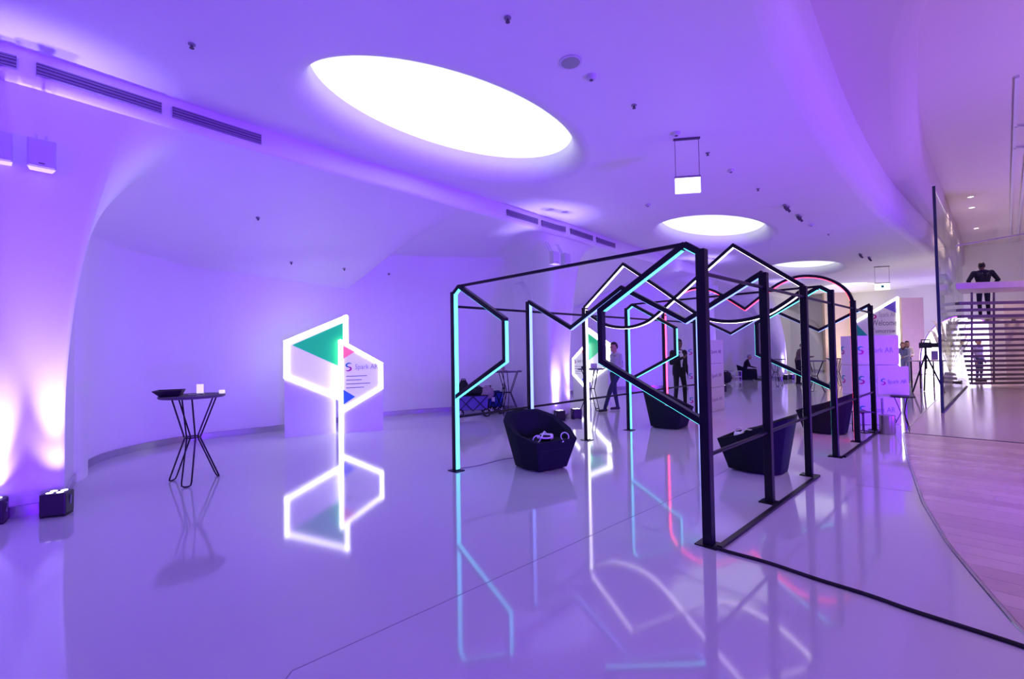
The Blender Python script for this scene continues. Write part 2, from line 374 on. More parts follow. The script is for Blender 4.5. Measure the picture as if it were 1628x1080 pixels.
def resample(C, n):
    L = [0]
    for a, b in zip(C, C[1:]): L.append(L[-1] + (b - a).length)
    out = []; j = 0
    for i in range(n):
        s = L[-1] * i / (n - 1)
        while j < len(C) - 2 and L[j + 1] < s: j += 1
        out.append(C[j].lerp(C[j + 1], (s - L[j]) / max(1e-6, L[j + 1] - L[j])))
    return out
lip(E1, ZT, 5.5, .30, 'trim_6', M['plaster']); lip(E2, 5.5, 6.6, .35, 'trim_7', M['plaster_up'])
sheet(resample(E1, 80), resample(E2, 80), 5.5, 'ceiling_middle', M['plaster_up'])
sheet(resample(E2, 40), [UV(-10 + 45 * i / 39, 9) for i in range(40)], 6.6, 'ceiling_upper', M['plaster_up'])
# outer walls
def wallq(a, b, h, name, m): struct(MB().add([a, b, b + Vector((0, 0, h)), a + Vector((0, 0, h))], [(0, 1, 2, 3)]).build(name, m))
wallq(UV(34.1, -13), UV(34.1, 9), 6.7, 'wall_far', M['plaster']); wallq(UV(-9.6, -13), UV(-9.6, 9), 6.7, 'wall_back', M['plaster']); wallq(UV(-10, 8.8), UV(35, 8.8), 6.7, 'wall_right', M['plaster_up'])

# ------------------------------------------------------------------ lamps of the room and added fill lamps
def uplight(loc, rz, label, power=None, aim=(0, 0, 1), color=None, grp='black uplighter boxes on the floor by the columns', size=.205, soft=.05, cone=32):
    t = thing('uplighter', label, 'uplighter', loc, rz, grp); s = size
    MB().box((0, 0, s * .60), (s, s * .8, s * 1.04)).build('housing', M['blackpl'], t, bevel=.012)
    for sx in (-1, 1): MB().box((sx * s * .42, 0, s * .05), (s * .12, s * .7, s * .1)).build('foot', M['rubber'], t)
    MB().tube([(-s * .5, 0, s * .5), (-s * .55, 0, s * .9), (s * .55, 0, s * .9), (s * .5, 0, s * .5)], .008, 6).build('handle', M['grey'], t, smooth=True)
    for sx in (-1, 1):
        for sy in (-1, 1): MB().lathe([(s * .13, 0), (s * .13, .006)], 14, (sx * s * .2, sy * s * .18, s * 1.12)).build('lens', M['lens'], t)
    L = bpy.data.lights.new('uplight_beam', 'SPOT'); L.energy = power or UP_POWER; L.color = color or COLV; L.spot_size = math.radians(cone); L.spot_blend = 1.0; L.shadow_soft_size = soft
    o = bpy.data.objects.new('uplight_beam', L); COL.objects.link(o); o.parent = t; o.location = (0, 0, s * 1.3); o.rotation_euler = (Matrix.Rotation(-rz, 3, 'Z') @ Vector(aim)).to_track_quat('-Z', 'Y').to_euler()
    if color is None:
        L2 = bpy.data.lights.new('wall_beam', 'SPOT'); L2.energy = 55; L2.color = (.46, .34, 1); L2.spot_size = math.radians(70); L2.spot_blend = 1; L2.shadow_soft_size = .05
        o2 = bpy.data.objects.new('wall_beam', L2); COL.objects.link(o2); o2.parent = t; o2.location = (0, s * .2, s * 1.3); o2.rotation_euler = (Matrix.Rotation(-rz, 3, 'Z') @ Vector((-.69 * .22, .72 * .22, 1))).to_track_quat('-Z', 'Y').to_euler()
    return t
HA = math.radians(44)
for k in range(0, 4):
    c = Vector((SH.x * k, SH.y * k, 0))
    nm = ['nearest', 'second', 'third', 'fourth'][k]
    uplight(Vector((-4.53, 4.63, 0)) + c, math.radians(20), 'black box uplighter at the foot of the %s column, on its bay side' % nm, aim=(-.69 * .12, .72 * .12, 1))
    uplight(Vector((-4.93, 4.40, 0)) + c, math.radians(35), 'black box uplighter at the foot of the %s column, on its front side' % nm, aim=(-.69 * .12, .72 * .12, 1))
uplight(UV(31.5, -5.5, 0), 0, 'small added fill uplighter in the pale end bay', power=420, color=(1, .93, .95), cone=130, grp='added uplighters at the hall end')  # added white fill lamp that brightens the end bay
uplight(Vector((19.3, 26.6, 0)), 0, 'small added fill uplighter before the beige end panel', power=160, color=(1, .70, .42), cone=100, grp='added uplighters at the hall end', aim=(0, .35, 1))  # added lamp giving the beige panel its warm light
# added violet fill lights, out of view, that brighten the bay wall and ceiling
for u, v in ((-5.5, 1.5), (0, 3.2), (6.5, 3.2), (11.5, 5.6), (30.0, 3.5)):
    uplight(UV(u, v, .01), math.radians(-46), 'added black box fill light on the open floor across the hall from the columns', power=WASH_FILL_POWER, aim=(-.69, .72, .10), color=VIOLET, cone=104, grp='added wash lights across the hall', soft=.6)
uplight(UV(9.5, 6.6, .01), math.radians(-46), 'added black box fill light standing farthest from the columns, turned towards the hall end', power=9000, aim=UV(.62, -.78, .06), color=VIOLET, cone=58, grp='added wash lights across the hall', soft=.5)  # added unseen fill lamp for the far bays
for i, (u, v) in enumerate(((4, 4.0), (12, 4.0), (20, 4.0))):  # added unseen fill lamps that lift the middle and upper ceilings
    uplight(UV(u, v, .01), 0, 'added black box fill uplighter on the timber side of the hall under the high ceiling', power=HIGH_FILL_POWER, color=(.42, .24, 1), cone=130, grp='added uplighters under the high ceiling', soft=.3)
# downlights in the upper ceiling
def downlight(p, label, power=None, m=None):
    t = thing('downlight', label, 'downlight', p, 0, 'small recessed downlights in the high ceiling')
    MB().lathe([(.10, 0), (.10, -.012), (.078, -.012), (.078, 0)], 20, cap=False).build('bezel', M['white'], t); MB().lathe([(.075, -.004), (.075, -.002)], 20).build('lens', M['led_white'], t)
    L = bpy.data.lights.new('downlight_beam', 'SPOT'); L.energy = power or DOWN_POWER; L.color = WARM; L.spot_size = math.radians(120); L.spot_blend = .8; L.shadow_soft_size = .08
    o = bpy.data.objects.new('downlight_beam', L); COL.objects.link(o); o.parent = t; o.location = (0, 0, -.03)
for x, y in ((1543, 313), (1545, 330), (1552, 363)):
    downlight(flo(x, y, 6.6), 'small lit downlight in the high ceiling above the balcony')
for u, v in ((9, 3.5), (14, 3), (19, 3.5), (25, 2), (4, 5)):
    downlight(UV(u, v, 6.6), 'small lit downlight in the high ceiling over the timber floor')

# ================================================================== LIGHT FRAMES
W = 3.31
def ribbon(path, o0, o1, d0, d1, closed=False):
    """mitred strip in the x-z plane between side offsets o0..o1 and depths d0..d1 (y)"""
    P = [Vector((p[0], p[1])) for p in path]; N = len(P); A = []; Bq = []
    for i, p in enumerate(P):
        d0v = (P[i] - P[i - 1]).normalized() if i > 0 else None; d1v = (P[i + 1] - P[i]).normalized() if i < N - 1 else None
        if d0v is None: d0v = d1v
        if d1v is None: d1v = d0v
        n0 = Vector((-d0v.y, d0v.x)); n1 = Vector((-d1v.y, d1v.x)); m = (n0 + n1).normalized(); k = 1 / max(.35, m.dot(n0))
        A.append(p + m * (o0 * k)); Bq.append(p + m * (o1 * k))
    rows = [[(a.x, d0, a.y), (b.x, d0, b.y), (b.x, d1, b.y), (a.x, d1, a.y)] for a, b in zip(A, Bq)]
    g = grid(rows, True); n = len(rows); g.f += [(0, 1, 2, 3), tuple((n - 1) * 4 + k for k in (3, 2, 1, 0))]
    return g
TH = .074; LW = .031; HT = .052; HD = .058; HL = .024
pav = thing('light_frame_pavilion', 'walk-through row of six black steel light frames with coloured LED edges tied by rods', 'light frame', (-.754, 6.094, 0), -.8105)
GY = [0, 1.4066, 2.785, 4.1063, 5.5284, 6.9874]
def mir(path): return [(W - x, z) for x, z in path]
hexp = [(.13, 2.40), (.98, 1.92), (.98, 1.44), (0, .95)]
ribA = [(0, 2.28), (.80, 2.92)] + [(p.x, p.y) for p in catmull([(.80, 2.92, 0), (1.40, 2.48, 0), (1.93, 2.075, 0), (2.18, 1.945, 0), (2.5, 1.90, 0), (2.85, 1.955, 0), (3.12, 2.10, 0), (3.31, 2.24, 0)], 6)][1:]
arch = [(p.x, p.y) for p in catmull([(0, 2.26, 0), (.07, 2.44, 0), (.22, 2.60, 0), (.45, 2.72, 0), (.75, 2.765, 0), (1.02, 2.70, 0), (1.28, 2.545, 0), (1.655, 2.27, 0)], 6)]
zig = [(0, 2.30), (.82, 1.86), (1.655, 2.33), (2.49, 1.86), (W, 2.30)]
def part_of(path, side, parent, led, first=False):
    """LED strip on one side of a path: side +1 = left of travel, -1 = right"""
    o = HT / 2; a, b = (o - .002, o + .004) if side > 0 else (-o + .002, -o - .004)
    return ribbon(path, a, b, -HL, HL).build('light_strip', led, parent, smooth=True)
def frame(k, kind, led, post_h, lab):
    root = bpy.data.objects.new('portal', None)
    y = GY[k]
    # the head of the portal is the part, posts / plates / strips are its pieces
    if kind == 'hex':
        b = MB()
        for f in (lambda p: p, mir):
            for path in ([(0, post_h - .03), (.13, 2.40)], hexp):
                g = ribbon(f(path), -HT / 2, HT / 2, -HD / 2, HD / 2); b.add(g.v, g.f)
        b.bar((.13, 0, 2.405), (W - .13, 0, 2.405), .03, .03)
    elif kind == 'zig':
        b = ribbon(zig, -HT / 2, HT / 2, -HD / 2, HD / 2)
    elif kind == 'cross':
        b = MB()
        for q in (ribA, mir(ribA)): g = ribbon(q, -HT / 2 * .85, HT / 2 * .85, -HD / 2, HD / 2); b.add(g.v, g.f)
    else:
        b = MB(); g = ribbon(arch + mir(arch)[::-1][1:], -HT / 2 * .9, HT / 2 * .9, -HD / 2, HD / 2); b.add(g.v, g.f)
    h = b.build('portal_head', M['black'], pav, smooth=True); h.location = (0, y, 0); h['label'] = lab
    for x in (0, W):
        MB().box((x, 0, post_h / 2), (TH, TH, post_h)).build('post', M['black'], h, bevel=.003, seg=1)
        MB().box((x, 0, .005), (.17, .15, .010)).build('base_plate', M['black'], h)
        sx = 1 if x == 0 else -1; o = TH / 2
        MB().box((x + sx * (o - .001), 0, (post_h - .03) / 2 + .012), (.004, 2 * LW, post_h - .06)).build('light_strip', led, h)
    if kind == 'hex':
        for f, s in ((lambda p: p, 1), (mir, -1)):
            part_of(f([(.17, 2.378), (.95, 1.937)]), -s, h, led)             # underside of upper diagonal
            part_of(f([(.98, 1.90), (.98, 1.44), (.04, .97)]), s, h, led)    # passage side and underside of lower diagonal
            part_of(f([(0, post_h - .03), (.12, 2.39)]), -s, h, led)
    elif kind == 'zig': part_of(zig, -1, h, led)
    elif kind == 'cross':
        for q, s in ((ribA, -1), (mir(ribA), 1)):
            o = HT / 2 * .85; ribbon(q, s * (o - .002), s * (o + .004), -HL, HL).build('light_strip', led, h, smooth=True)
    else:
        o = HT / 2 * .9; ribbon(arch + mir(arch)[::-1][1:], -o + .002, -o - .004, -HL, HL).build('light_strip', led, h, smooth=True)
frame(0, 'hex', M['led_teal'], 2.34, 'black portal with half-hexagon sides and teal LED edges')
frame(1, 'zig', M['led_blue'], 2.30, 'black portal with zigzag head and ice-blue LED edges')
frame(2, 'cross', M['led_white'], 2.28, 'black portal with crossing peaked and curved white LED lines')
frame(3, 'hex', M['led_teal'], 2.34, 'second black portal with half-hexagon sides and teal LED edges')
frame(4, 'arch', M['led_red'], 2.28, 'black portal with two rounded arches and red LED edges')
frame(5, 'zig', M['led_blue'], 2.28, 'farthest black portal with zigzag head')
for x in (0, W):
    for z in (.698, 2.149):
        xx = x + (.0 if x == 0 else 0); MB().tube([(xx, 0, z), (xx, GY[5], z)], .017, 8).build('tie_rod', M['black'], pav, smooth=True)
def footbar(a, b): MB().bar((W + .09, a, .012), (W + .09, b, .012), .04, .022).build('foot_bar', M['black'], pav)
footbar(-.02, 2.80); footbar(4.12, 7.0)

# ================================================================== OBJECTS
EX, EY, EZ = Vector((1, 0, 0)), Vector((0, 1, 0)), Vector((0, 0, 1))
# ---- logo signs: two upright boards with lit rims
def strip_path(b, pts, o, ex, ez, w, d0, d1, closed=True):
    n = len(pts)
    for i in range(n if closed else n - 1):
        a = Vector(pts[i]); c = Vector(pts[(i + 1) % n]); d = (c - a).normalized(); nn = Vector((-d.y, d.x)) * w / 2; a = a - d * w * .4; c = c + d * w * .4
        b.prism([(a + nn), (c + nn), (c - nn), (a - nn)], o, ex, EZ, ez, d0, d1)
def hex_sign(name, label, p, direction, mirror=False, scale=1.0):
    """s runs along `direction` seen from the front; the back board carries the green triangle, the front one the hexagon"""
    t = thing(name, label, 'sign', p, 0, None)
    ex = Vector((*direction, 0)).normalized(); ez = Vector((ex.y, -ex.x, 0)); k = scale
    if mirror: o = ex * (1.72 * k); ex2 = -ex
    else: o = Vector((0, 0, 0)); ex2 = ex
    P = lambda q: [(a * k, b * k) for a, b in q]
    back = [(0, 0), (.90, 0), (.90, .7), (1.13, .7), (1.13, 2.32), (0, 1.80)]
    bb = MB().prism(P(back), o, ex2, EZ, ez, -.10, -.04).build('back_board', M['board'], t)
    b = MB(); strip_path(b, P([(.03, 1.14), (.03, 1.785), (1.10, 2.275), (1.10, 1.55)]), o, ex2, ez, .085, -.13, -.015, False)
    strip_path(b, P([(.03, 1.14), (.93, .70)]), o, ex2, ez, .085, -.04, -.015, False); b.build('light_strip', M['led_sign'], bb)
    MB().prism(P([(.03, 1.15), (.92, .71), (1.10, .9), (1.10, 2.28), (.03, 1.78)]), o, ex2, EZ, ez, -.04, -.038).build('backlit_face', M['face_lit'], bb)
    MB().prism(P([(.13, 1.73), (1.04, 2.16), (1.04, 1.27)]), o, ex2, EZ, ez, -.038, -.034).build('green_triangle', M['green_lit'], bb)
    front = [(.98, 0), (1.79, 0), (1.79, 1.36), (.98, 1.81)]
    fb = MB().prism(P(front), o, ex2, EZ, ez, .02, .06).build('front_board', M['board'], t)
    b = MB(); strip_path(b, P([(.985, .0), (.985, 1.79), (1.755, 1.335), (1.755, .86), (.985, .43)]), o, ex2, ez, .075, .0, .08, False); b.build('light_strip', M['led_sign'], fb)
    MB().prism(P([(1.0, .45), (1.755, .86), (1.755, 1.335), (1.0, 1.78)]), o, ex2, EZ, ez, .06, .062).build('backlit_face', M['face_lit'], fb)
    MB().prism(P([(1.03, 1.74), (1.03, 1.45), (1.26, 1.595)]), o, ex2, EZ, ez, .062, .066).build('coral_triangle', M['red_lit'], fb)
    MB().prism(P([(1.03, .56), (1.03, .85), (1.25, .70)]), o, ex2, EZ, ez, .062, .066).build('blue_triangle', M['blue_lit'], fb)
    xs = 1.10 if not mirror else 1.66
    def loc(s, z): return o + ex2 * (s * k) + EZ * (z * k) + ez * .063
    lx = (lambda a: a) if not mirror else (lambda a: 2.76 - a)
    logo(.16 * k, loc(lx(1.13), 1.29), ex, EZ, ez, fb)
    text('Spark AR', .15 * k, loc(lx(1.25), 1.24), ex, EZ, ez, M['ink2'], fb, width=.44 * k)
    for i, w in enumerate((.40, .30, .46, .34)):
        MB().prism([(0, 0), (w * k, 0), (w * k, .014 * k), (0, .014 * k)], loc(lx(1.08), 1.10 - i * .075), ex, EZ, ez, .001, .003).build('line_of_print', M['ink'], fb)
    return t
hex_sign('logo_sign', 'angular white logo sign with glowing rims and green triangle before the bay wall', (-4.25, 8.66, 0), (1.57, .82))
hex_sign('logo_sign', 'angular glowing logo sign seen edge-on behind the second column and a cocktail table', (1.95, 14.35, 0), (.66, -1.5), True, .95)

# ---- cocktail tables
TABLES = {}
def cocktail(loc, rz, label, h=1.07, r=.35):
    if not TABLES:
        t = thing('cocktail_table', label, 'table', loc, rz, 'hairpin-leg cocktail tables')
        MB().lathe([(r - .012, h - .032), (r, h - .024), (r, h - .006), (r - .006, h)], 32).build('table_top', M['dgrey'], t, smooth=True)
        for k in range(3):
            a = 2 * math.pi * k / 3; d = Vector((math.cos(a), math.sin(a), 0)); s = Vector((-d.y, d.x, 0)); g = lambda rr, w, z: d * rr + s * w + EZ * z
            path = [g(.25, .05, h - .03), g(.075, .045, .56), g(.07, .045, .535), g(.262, .05, .06), g(.278, .045, .022), g(.284, .02, .009), g(.284, -.02, .009), g(.278, -.045, .022), g(.262, -.05, .06), g(.07, -.045, .535), g(.075, -.045, .56), g(.25, -.05, h - .03)]
            MB().tube(path, .009, 6).build('leg', M['black'], t, smooth=True)
        MB().tube([Vector((.085 * math.cos(q), .085 * math.sin(q), .548)) for q in [2 * math.pi * i / 18 for i in range(18)]], .008, 6, True).build('waist_ring', M['black'], t, smooth=True)
        TABLES['t'] = t; return t
    return dup(TABLES['t'], loc, rz, label)
c1 = flo(306, 766); cocktail(c1, math.radians(52), 'dark cocktail table with hairpin legs near the bay wall, left of the big logo sign')
c2 = flo(808, 660); cocktail(c2, .3, 'dark cocktail table with hairpin legs beside the loaded folding wagon')
c3 = flo(941, 652); cocktail(c3, .9, 'dark cocktail table with hairpin legs in front of the edge-on logo sign')
c4 = flo(1234, 614); cocktail(c4, .2, 'far dark cocktail table near the seated person in black')
c5 = flo(1296, 624); cocktail(c5, 1.3, 'far dark cocktail table with the person in brown standing behind it')
c6 = flo(1331, 614); cocktail(c6, .6, 'far dark cocktail table standing before the pale end bay')
H = 1.07
# things on the near table
t = thing('serving_tray', 'shallow black tray with raised sides on the cocktail table near the bay wall', 'tray', c1 + Vector((-.17, -.13, H)), .45)
q0 = [(-.09, -.10), (.09, -.10), (.09, .10), (-.09, .10)]; q1 = [(-.16, -.14), (.12, -.13), (.12, .13), (-.16, .14)]
MB().prism(q0, (0, 0, 0), EX, EY, EZ, 0, .010).build('base', M['blackpl'], t)
for i in range(4):
    a, b_, c_, d_ = Vector((*q0[i], .006)), Vector((*q0[(i + 1) % 4], .006)), Vector((*q1[(i + 1) % 4], .075)), Vector((*q1[i], .075)); nn = (b_ - a).cross(d_ - a).normalized() * .008
    MB().add([a, b_, c_, d_, a + nn, b_ + nn, c_ + nn, d_ + nn], [(0, 1, 2, 3), (7, 6, 5, 4), (0, 4, 5, 1), (1, 5, 6, 2), (2, 6, 7, 3), (3, 7, 4, 0)]).build('side', M['blackpl'], t)
t = thing('keyring', 'small bunch of metal keys lying beside the black tray on the cocktail table', 'keys', c1 + Vector((.02, -.06, H)))
MB().tube([Vector((.03 * math.cos(q), .03 * math.sin(q), .006)) for q in [i * .4 for i in range(16)]], .004, 6, True).build('ring', M['skirt'], t)
for a in (0, .7, 1.5): MB().box((.06 * math.cos(a), .06 * math.sin(a), .006), (.06, .02, .006), a).build('key', M['skirt'], t)
t = thing('card_holder', 'small upright white card in a block on the cocktail table', 'card', c1 + Vector((.06, .05, H)), .2)
MB().box((0, 0, .008), (.09, .05, .016)).build('block', M['grey'], t); MB().box((0, 0, .07), (.075, .012, .115)).build('card', M['tag_glow'], t)
tag(MB().box(c1 + Vector((.26, .17, H + .022)), (.05, .05, .044)).build('white_cube', M['tag_glow'], bevel=.004), 'small white cube at the edge of the cocktail table near the bay wall', 'cube')
t = thing('potted_plant', 'little potted plant on the cocktail table beside the wagon', 'plant', c2 + Vector((-.1, -.05, H)))
MB().lathe([(.035, 0), (.05, .09)], 14).build('pot', M['pot'], t)
for i in range(7):
    a = i * .9; MB().add([(0, 0, .08), (.03 * math.cos(a) - .012 * math.sin(a), .03 * math.sin(a) + .012 * math.cos(a), .13), (.06 * math.cos(a), .06 * math.sin(a), .17), (.03 * math.cos(a) + .012 * math.sin(a), .03 * math.sin(a) - .012 * math.cos(a), .13)], [(0, 1, 2, 3)]).build('leaf', M['brown'], t)
tag(MB().box(c2 + Vector((.12, -.02, H + .008)), (.22, .15, .016), .3).build('leaflet_stack', M['white'], bevel=.002), 'flat stack of leaflets on the cocktail table beside the wagon', 'leaflets')
t = thing('controller_box', 'dark gadget box lying on the cocktail table by the edge-on sign', 'box', c3 + Vector((-.17, 0, H)))
MB().box((0, 0, .03), (.16, .11, .06)).build('case', M['blackpl'], t, bevel=.008); MB().box((0, 0, .062), (.11, .06, .006)).build('lid', M['grey'], t)
t = thing('headset_box', 'white carton standing on the cocktail table by the edge-on sign', 'box', c3 + Vector((.08, .05, H)))
MB().box((0, 0, .06), (.15, .10, .12)).build('carton', M['white'], t); MB().box((0, 0, .122), (.155, .105, .006)).build('lid', M['white'], t)

# ---- tub chairs
def chair(loc, rz, label, src=[None]):
    if src[0]: return dup(src[0], loc, rz, label)
    t = thing('tub_chair', label, 'chair', loc, rz, 'dark tub chairs inside the light frames'); src[0] = t
    half = [(.40, .33, .395), (.12, .455, .485), (-.20, .44, .63), (-.385, .27, .71), (-.43, .0, .725)]
    bot = [(.30, .23, .02), (.06, .30, .02), (-.16, .28, .02), (-.28, .18, .02), (-.31, 0, .02)]
    inn = [(.385, .262, .40), (.11, .365, .465), (-.17, .355, .605), (-.325, .215, .685), (-.36, 0, .70)]
    sea = [(.375, .255, .355), (.11, .315, .345), (-.10, .29, .335), (-.20, .17, .335), (-.225, 0, .335)]
    def full(h): return [Vector(p) for p in h] + [Vector((p[0], -p[1], p[2])) for p in h[-2::-1]]
    b = grid([full(bot), full(half), full(inn), full(sea)], True)
    n = 9; b.f.append(tuple(range(n)))
    o = b.build('shell', M['fabric'], t, bevel=.022, seg=3, smooth=True)
    c = full([(.372, .25, .0), (.11, .31, 0), (-.10, .285, 0), (-.195, .165, 0), (-.22, 0, 0)])
    MB().add([p + EZ * .26 for p in c] + [p + EZ * (.372 - .04 * (.375 - p.x)) for p in c], [tuple(range(n)), tuple(range(2 * n - 1, n - 1, -1))] + [(i, (i + 1) % n, n + (i + 1) % n, n + i) for i in range(n)]).build('seat_cushion', M['fabric2'], t, bevel=.018, seg=3, smooth=True)
    for x, y in ((.2, .14), (.2, -.14), (-.2, .12), (-.2, -.12)): MB().lathe([(.02, 0), (.02, .03)], 10, (x, y, 0)).build('foot', M['rubber'], t)
    return t
YAW = -.8105
def pavp(s, d): return Vector((-.754 + math.cos(YAW) * s - math.sin(YAW) * d, 6.094 + math.sin(YAW) * s + math.cos(YAW) * d, 0))
CH = [(pavp(.62, .92), YAW - .18, 'dark tub chair holding a headset and controller rings between teal and zigzag frames'),
      (pavp(2.79, 2.68), YAW + math.pi + .05, 'dark tub chair with a headset, behind the low rod by the white-lit frame'),
      (pavp(.36, 4.92), YAW + .1, 'dark tub chair in front of the man in the black suit'),
      (pavp(2.74, 6.22), YAW + math.pi, 'tub chair washed red by the red-lit arch frame')]
chairs = [chair(*c) for c in CH]
def headset(loc, rz, label):
    t = thing('vr_headset', label, 'headset', loc, rz, 'white headsets on the tub chairs')
    MB().box((0, 0, .045), (.10, .18, .085)).build('visor', M['white'], t, bevel=.028, seg=4, smooth=True)
    MB().box((-.058, 0, .045), (.03, .15, .07)).build('face_cushion', M['blackpl'], t, bevel=.012)
    MB().tube([(-.03, .085, .05), (-.10, .09, .055), (-.18, .06, .06), (-.21, 0, .065), (-.18, -.06, .06), (-.10, -.09, .055), (-.03, -.085, .05)], .011, 8).build('side_strap', M['white'], t, smooth=True)
    MB().tube([(.0, 0, .088), (-.08, 0, .125), (-.16, 0, .11), (-.21, 0, .068)], .010, 8).build('top_strap', M['white'], t, smooth=True)
    return t
def controller(loc, rz, label, tilt):
    t = thing('controller', label, 'controller', loc, rz, 'white hand controllers on the tub chairs'); t.rotation_euler = (tilt, 0, rz)
    MB().tube([Vector((.052 * math.cos(q), 0, .06 + .052 * math.sin(q))) for q in [2 * math.pi * i / 22 for i in range(22)]], .008, 6, True).build('tracking_ring', M['white'], t, smooth=True)
    MB().tube([(0, 0, .008), (0, -.04, .012), (0, -.105, .014)], .015, 10, r1=.012).build('grip', M['white'], t, smooth=True)
    MB().lathe([(.018, 0), (.018, .006)], 12, (0, 0, .02)).build('thumb_pad', M['blackpl'], t)
def on(ch, x, y, z=.372): return CH[ch][0] + Matrix.Rotation(CH[ch][1], 3, 'Z') @ Vector((x, y, z - .008))
headset(on(0, .14, .02), CH[0][1] + 2.2, 'white headset lying on the seat of the chair between teal and zigzag frames')
controller(on(0, .34, .17), CH[0][1] + .6, 'white controller ring standing at the front corner of the chair seat', 0)
controller(on(0, .24, -.22), CH[0][1] + 1.4, 'white controller ring leaning at the far arm of the chair seat', .3)
headset(on(1, .2, .05), CH[1][1] + .9, 'white headset on the chair behind the low rod by the white-lit frame')
controller(on(1, .28, -.14), CH[1][1], 'white controller ring beside the headset on the chair behind the rod', .2)
headset(on(2, .20, -.06), CH[2][1] + .4, 'white headset on the chair facing the second teal frame')

# ---- folding wagons with bags
def wagon(loc, rz, label, canvas, L=.62, h=.34):
    t = thing('folding_wagon', label, 'wagon', loc, rz, 'folding wagons against the bay wall')
    MB().add([(-L / 2, -.2, .16), (L / 2, -.2, .16), (L / 2, .2, .16), (-L / 2, .2, .16), (-L / 2 - .03, -.23, .16 + h), (L / 2 + .03, -.23, .16 + h), (L / 2 + .03, .23, .16 + h), (-L / 2 - .03, .23, .16 + h)], [(0, 1, 2, 3), (0, 4, 5, 1), (1, 5, 6, 2), (2, 6, 7, 3), (3, 7, 4, 0)]).build('canvas_tub', canvas, t)
    for y in (-.245, .245):
        for a, b in (((-L / 2, y, .14), (0, y, .14 + h)), ((0, y, .14), (-L / 2, y, .14 + h)), ((0, y, .14), (L / 2, y, .14 + h)), ((L / 2, y, .14), (0, y, .14 + h))): MB().tube([a, b], .010, 6).build('brace', M['black'], t)
        MB().tube([(-L / 2 - .03, y, .16 + h), (L / 2 + .03, y, .16 + h)], .013, 6).build('rim_tube', M['black'], t)
        for x in (-L / 2 + .02, L / 2 - .02):
            w = MB().tube([Vector((x + .085 * math.cos(q), y * 1.1, .095 + .085 * math.sin(q))) for q in [2 * math.pi * i / 20 for i in range(20)]], .018, 6, True).build('wheel', M['rubber'], t, smooth=True)
            b = MB()
            for q in range(5): b.tube([(x, y * 1.1, .095), (x + .08 * math.cos(q * 1.257), y * 1.1, .095 + .08 * math.sin(q * 1.257))], .008, 5)
            b.build('spokes', M['white'], w)
    MB().tube([(L / 2 + .03, -.1, .16), (L / 2 + .10, -.1, .72), (L / 2 + .10, .1, .72), (L / 2 + .03, .1, .16)], .011, 6).build('pull_handle', M['black'], t)
    return t
wg = Vector((-.98, 11.32, 0)); wagon(wg, .12, 'violet canvas folding wagon piled with bags against the bay wall', M['bagviolet'], .68)
wg2 = Vector((-.47, 11.83, 0)); wagon(wg2, .2, 'blue canvas folding wagon parked beside the piled violet wagon', M['bagblue'], .30, .36)
def lump(name, label, loc, r, m, rz=0, n=14, seed=1, strap=True):
    random.seed(seed); t = thing(name, label, 'bag', loc, rz, 'bags on the wagon'); b = MB().ell((0, 0, r[2]), r, n, 10)
    b.v = [tuple(Vector(v) * (1 + random.uniform(-.05, .05))) for v in b.v]; b.build('body', m, t, smooth='all')
    if strap: MB().tube([(-r[0] * .5, 0, r[2] * 1.8), (-r[0] * .3, 0, r[2] * 2.15), (r[0] * .3, 0, r[2] * 2.15), (r[0] * .5, 0, r[2] * 1.8)], .012, 6).build('strap', m, t, smooth=True)
    return t
lump('backpack', 'round dark backpack standing upright on the violet wagon', wg + Vector((-.22, 0, .48)), (.13, .12, .19), M['suit'], seed=2)
lump('duffel_bag', 'black duffel bag lying across the violet wagon', wg + Vector((.05, -.02, .47)), (.30, .17, .12), M['suit'], seed=3)
lump('tote_bag', 'patterned mauve tote bag at the end of the violet wagon', wg + Vector((.36, -.06, .40)), (.17, .14, .15), M['bagpat'], seed=4)
tag(MB().box(wg2 + Vector((-.02, -.27, .36)), (.08, .006, .11), .2).build('luggage_label', M['white']), 'small white label pinned on the blue wagon', 'label')

# ---- speakers on the columns
def speaker(loc, rz, label, s=.88):
    t = thing('column_speaker', label, 'speaker', loc, rz, 'white box speakers mounted high on the columns')
    MB().prism([(-.12 * s, 0), (.12 * s, 0), (.095 * s, .16 * s), (-.095 * s, .16 * s)], (0, 0, 0), EX, EY, EZ, 0, .33 * s).build('cabinet', M['speaker'], t, bevel=.008)
    MB().box((0, -.004, .165 * s), (.21 * s, .008, .30 * s)).build('grille', M['speaker'], t, bevel=.003)
    MB().box((0, -.010, .05 * s), (.05 * s, .004, .012 * s)).build('badge', M['dgrey'], t)
    for x in (-.04, .04): MB().bar((x * s, .14 * s, .28 * s), (x * s, .34 * s, .62 * s), .018, .018).build('bracket_arm', M['speaker'], t)
for k, far in ((0, 'near'), (1, 'second'), (2, 'third')):
    c = Vector((SH.x * k, SH.y * k, 0)); f = math.radians(44)
    speaker(Vector((-4.93, 4.42, 3.47)) + c, f - .05, 'pale box speaker high on the %s column, the one farther from the bay' % far)
    speaker(Vector((-4.66, 4.58, 3.45)) + c, f + .05, 'pale box speaker high on the %s column, the one next to the bay' % far)

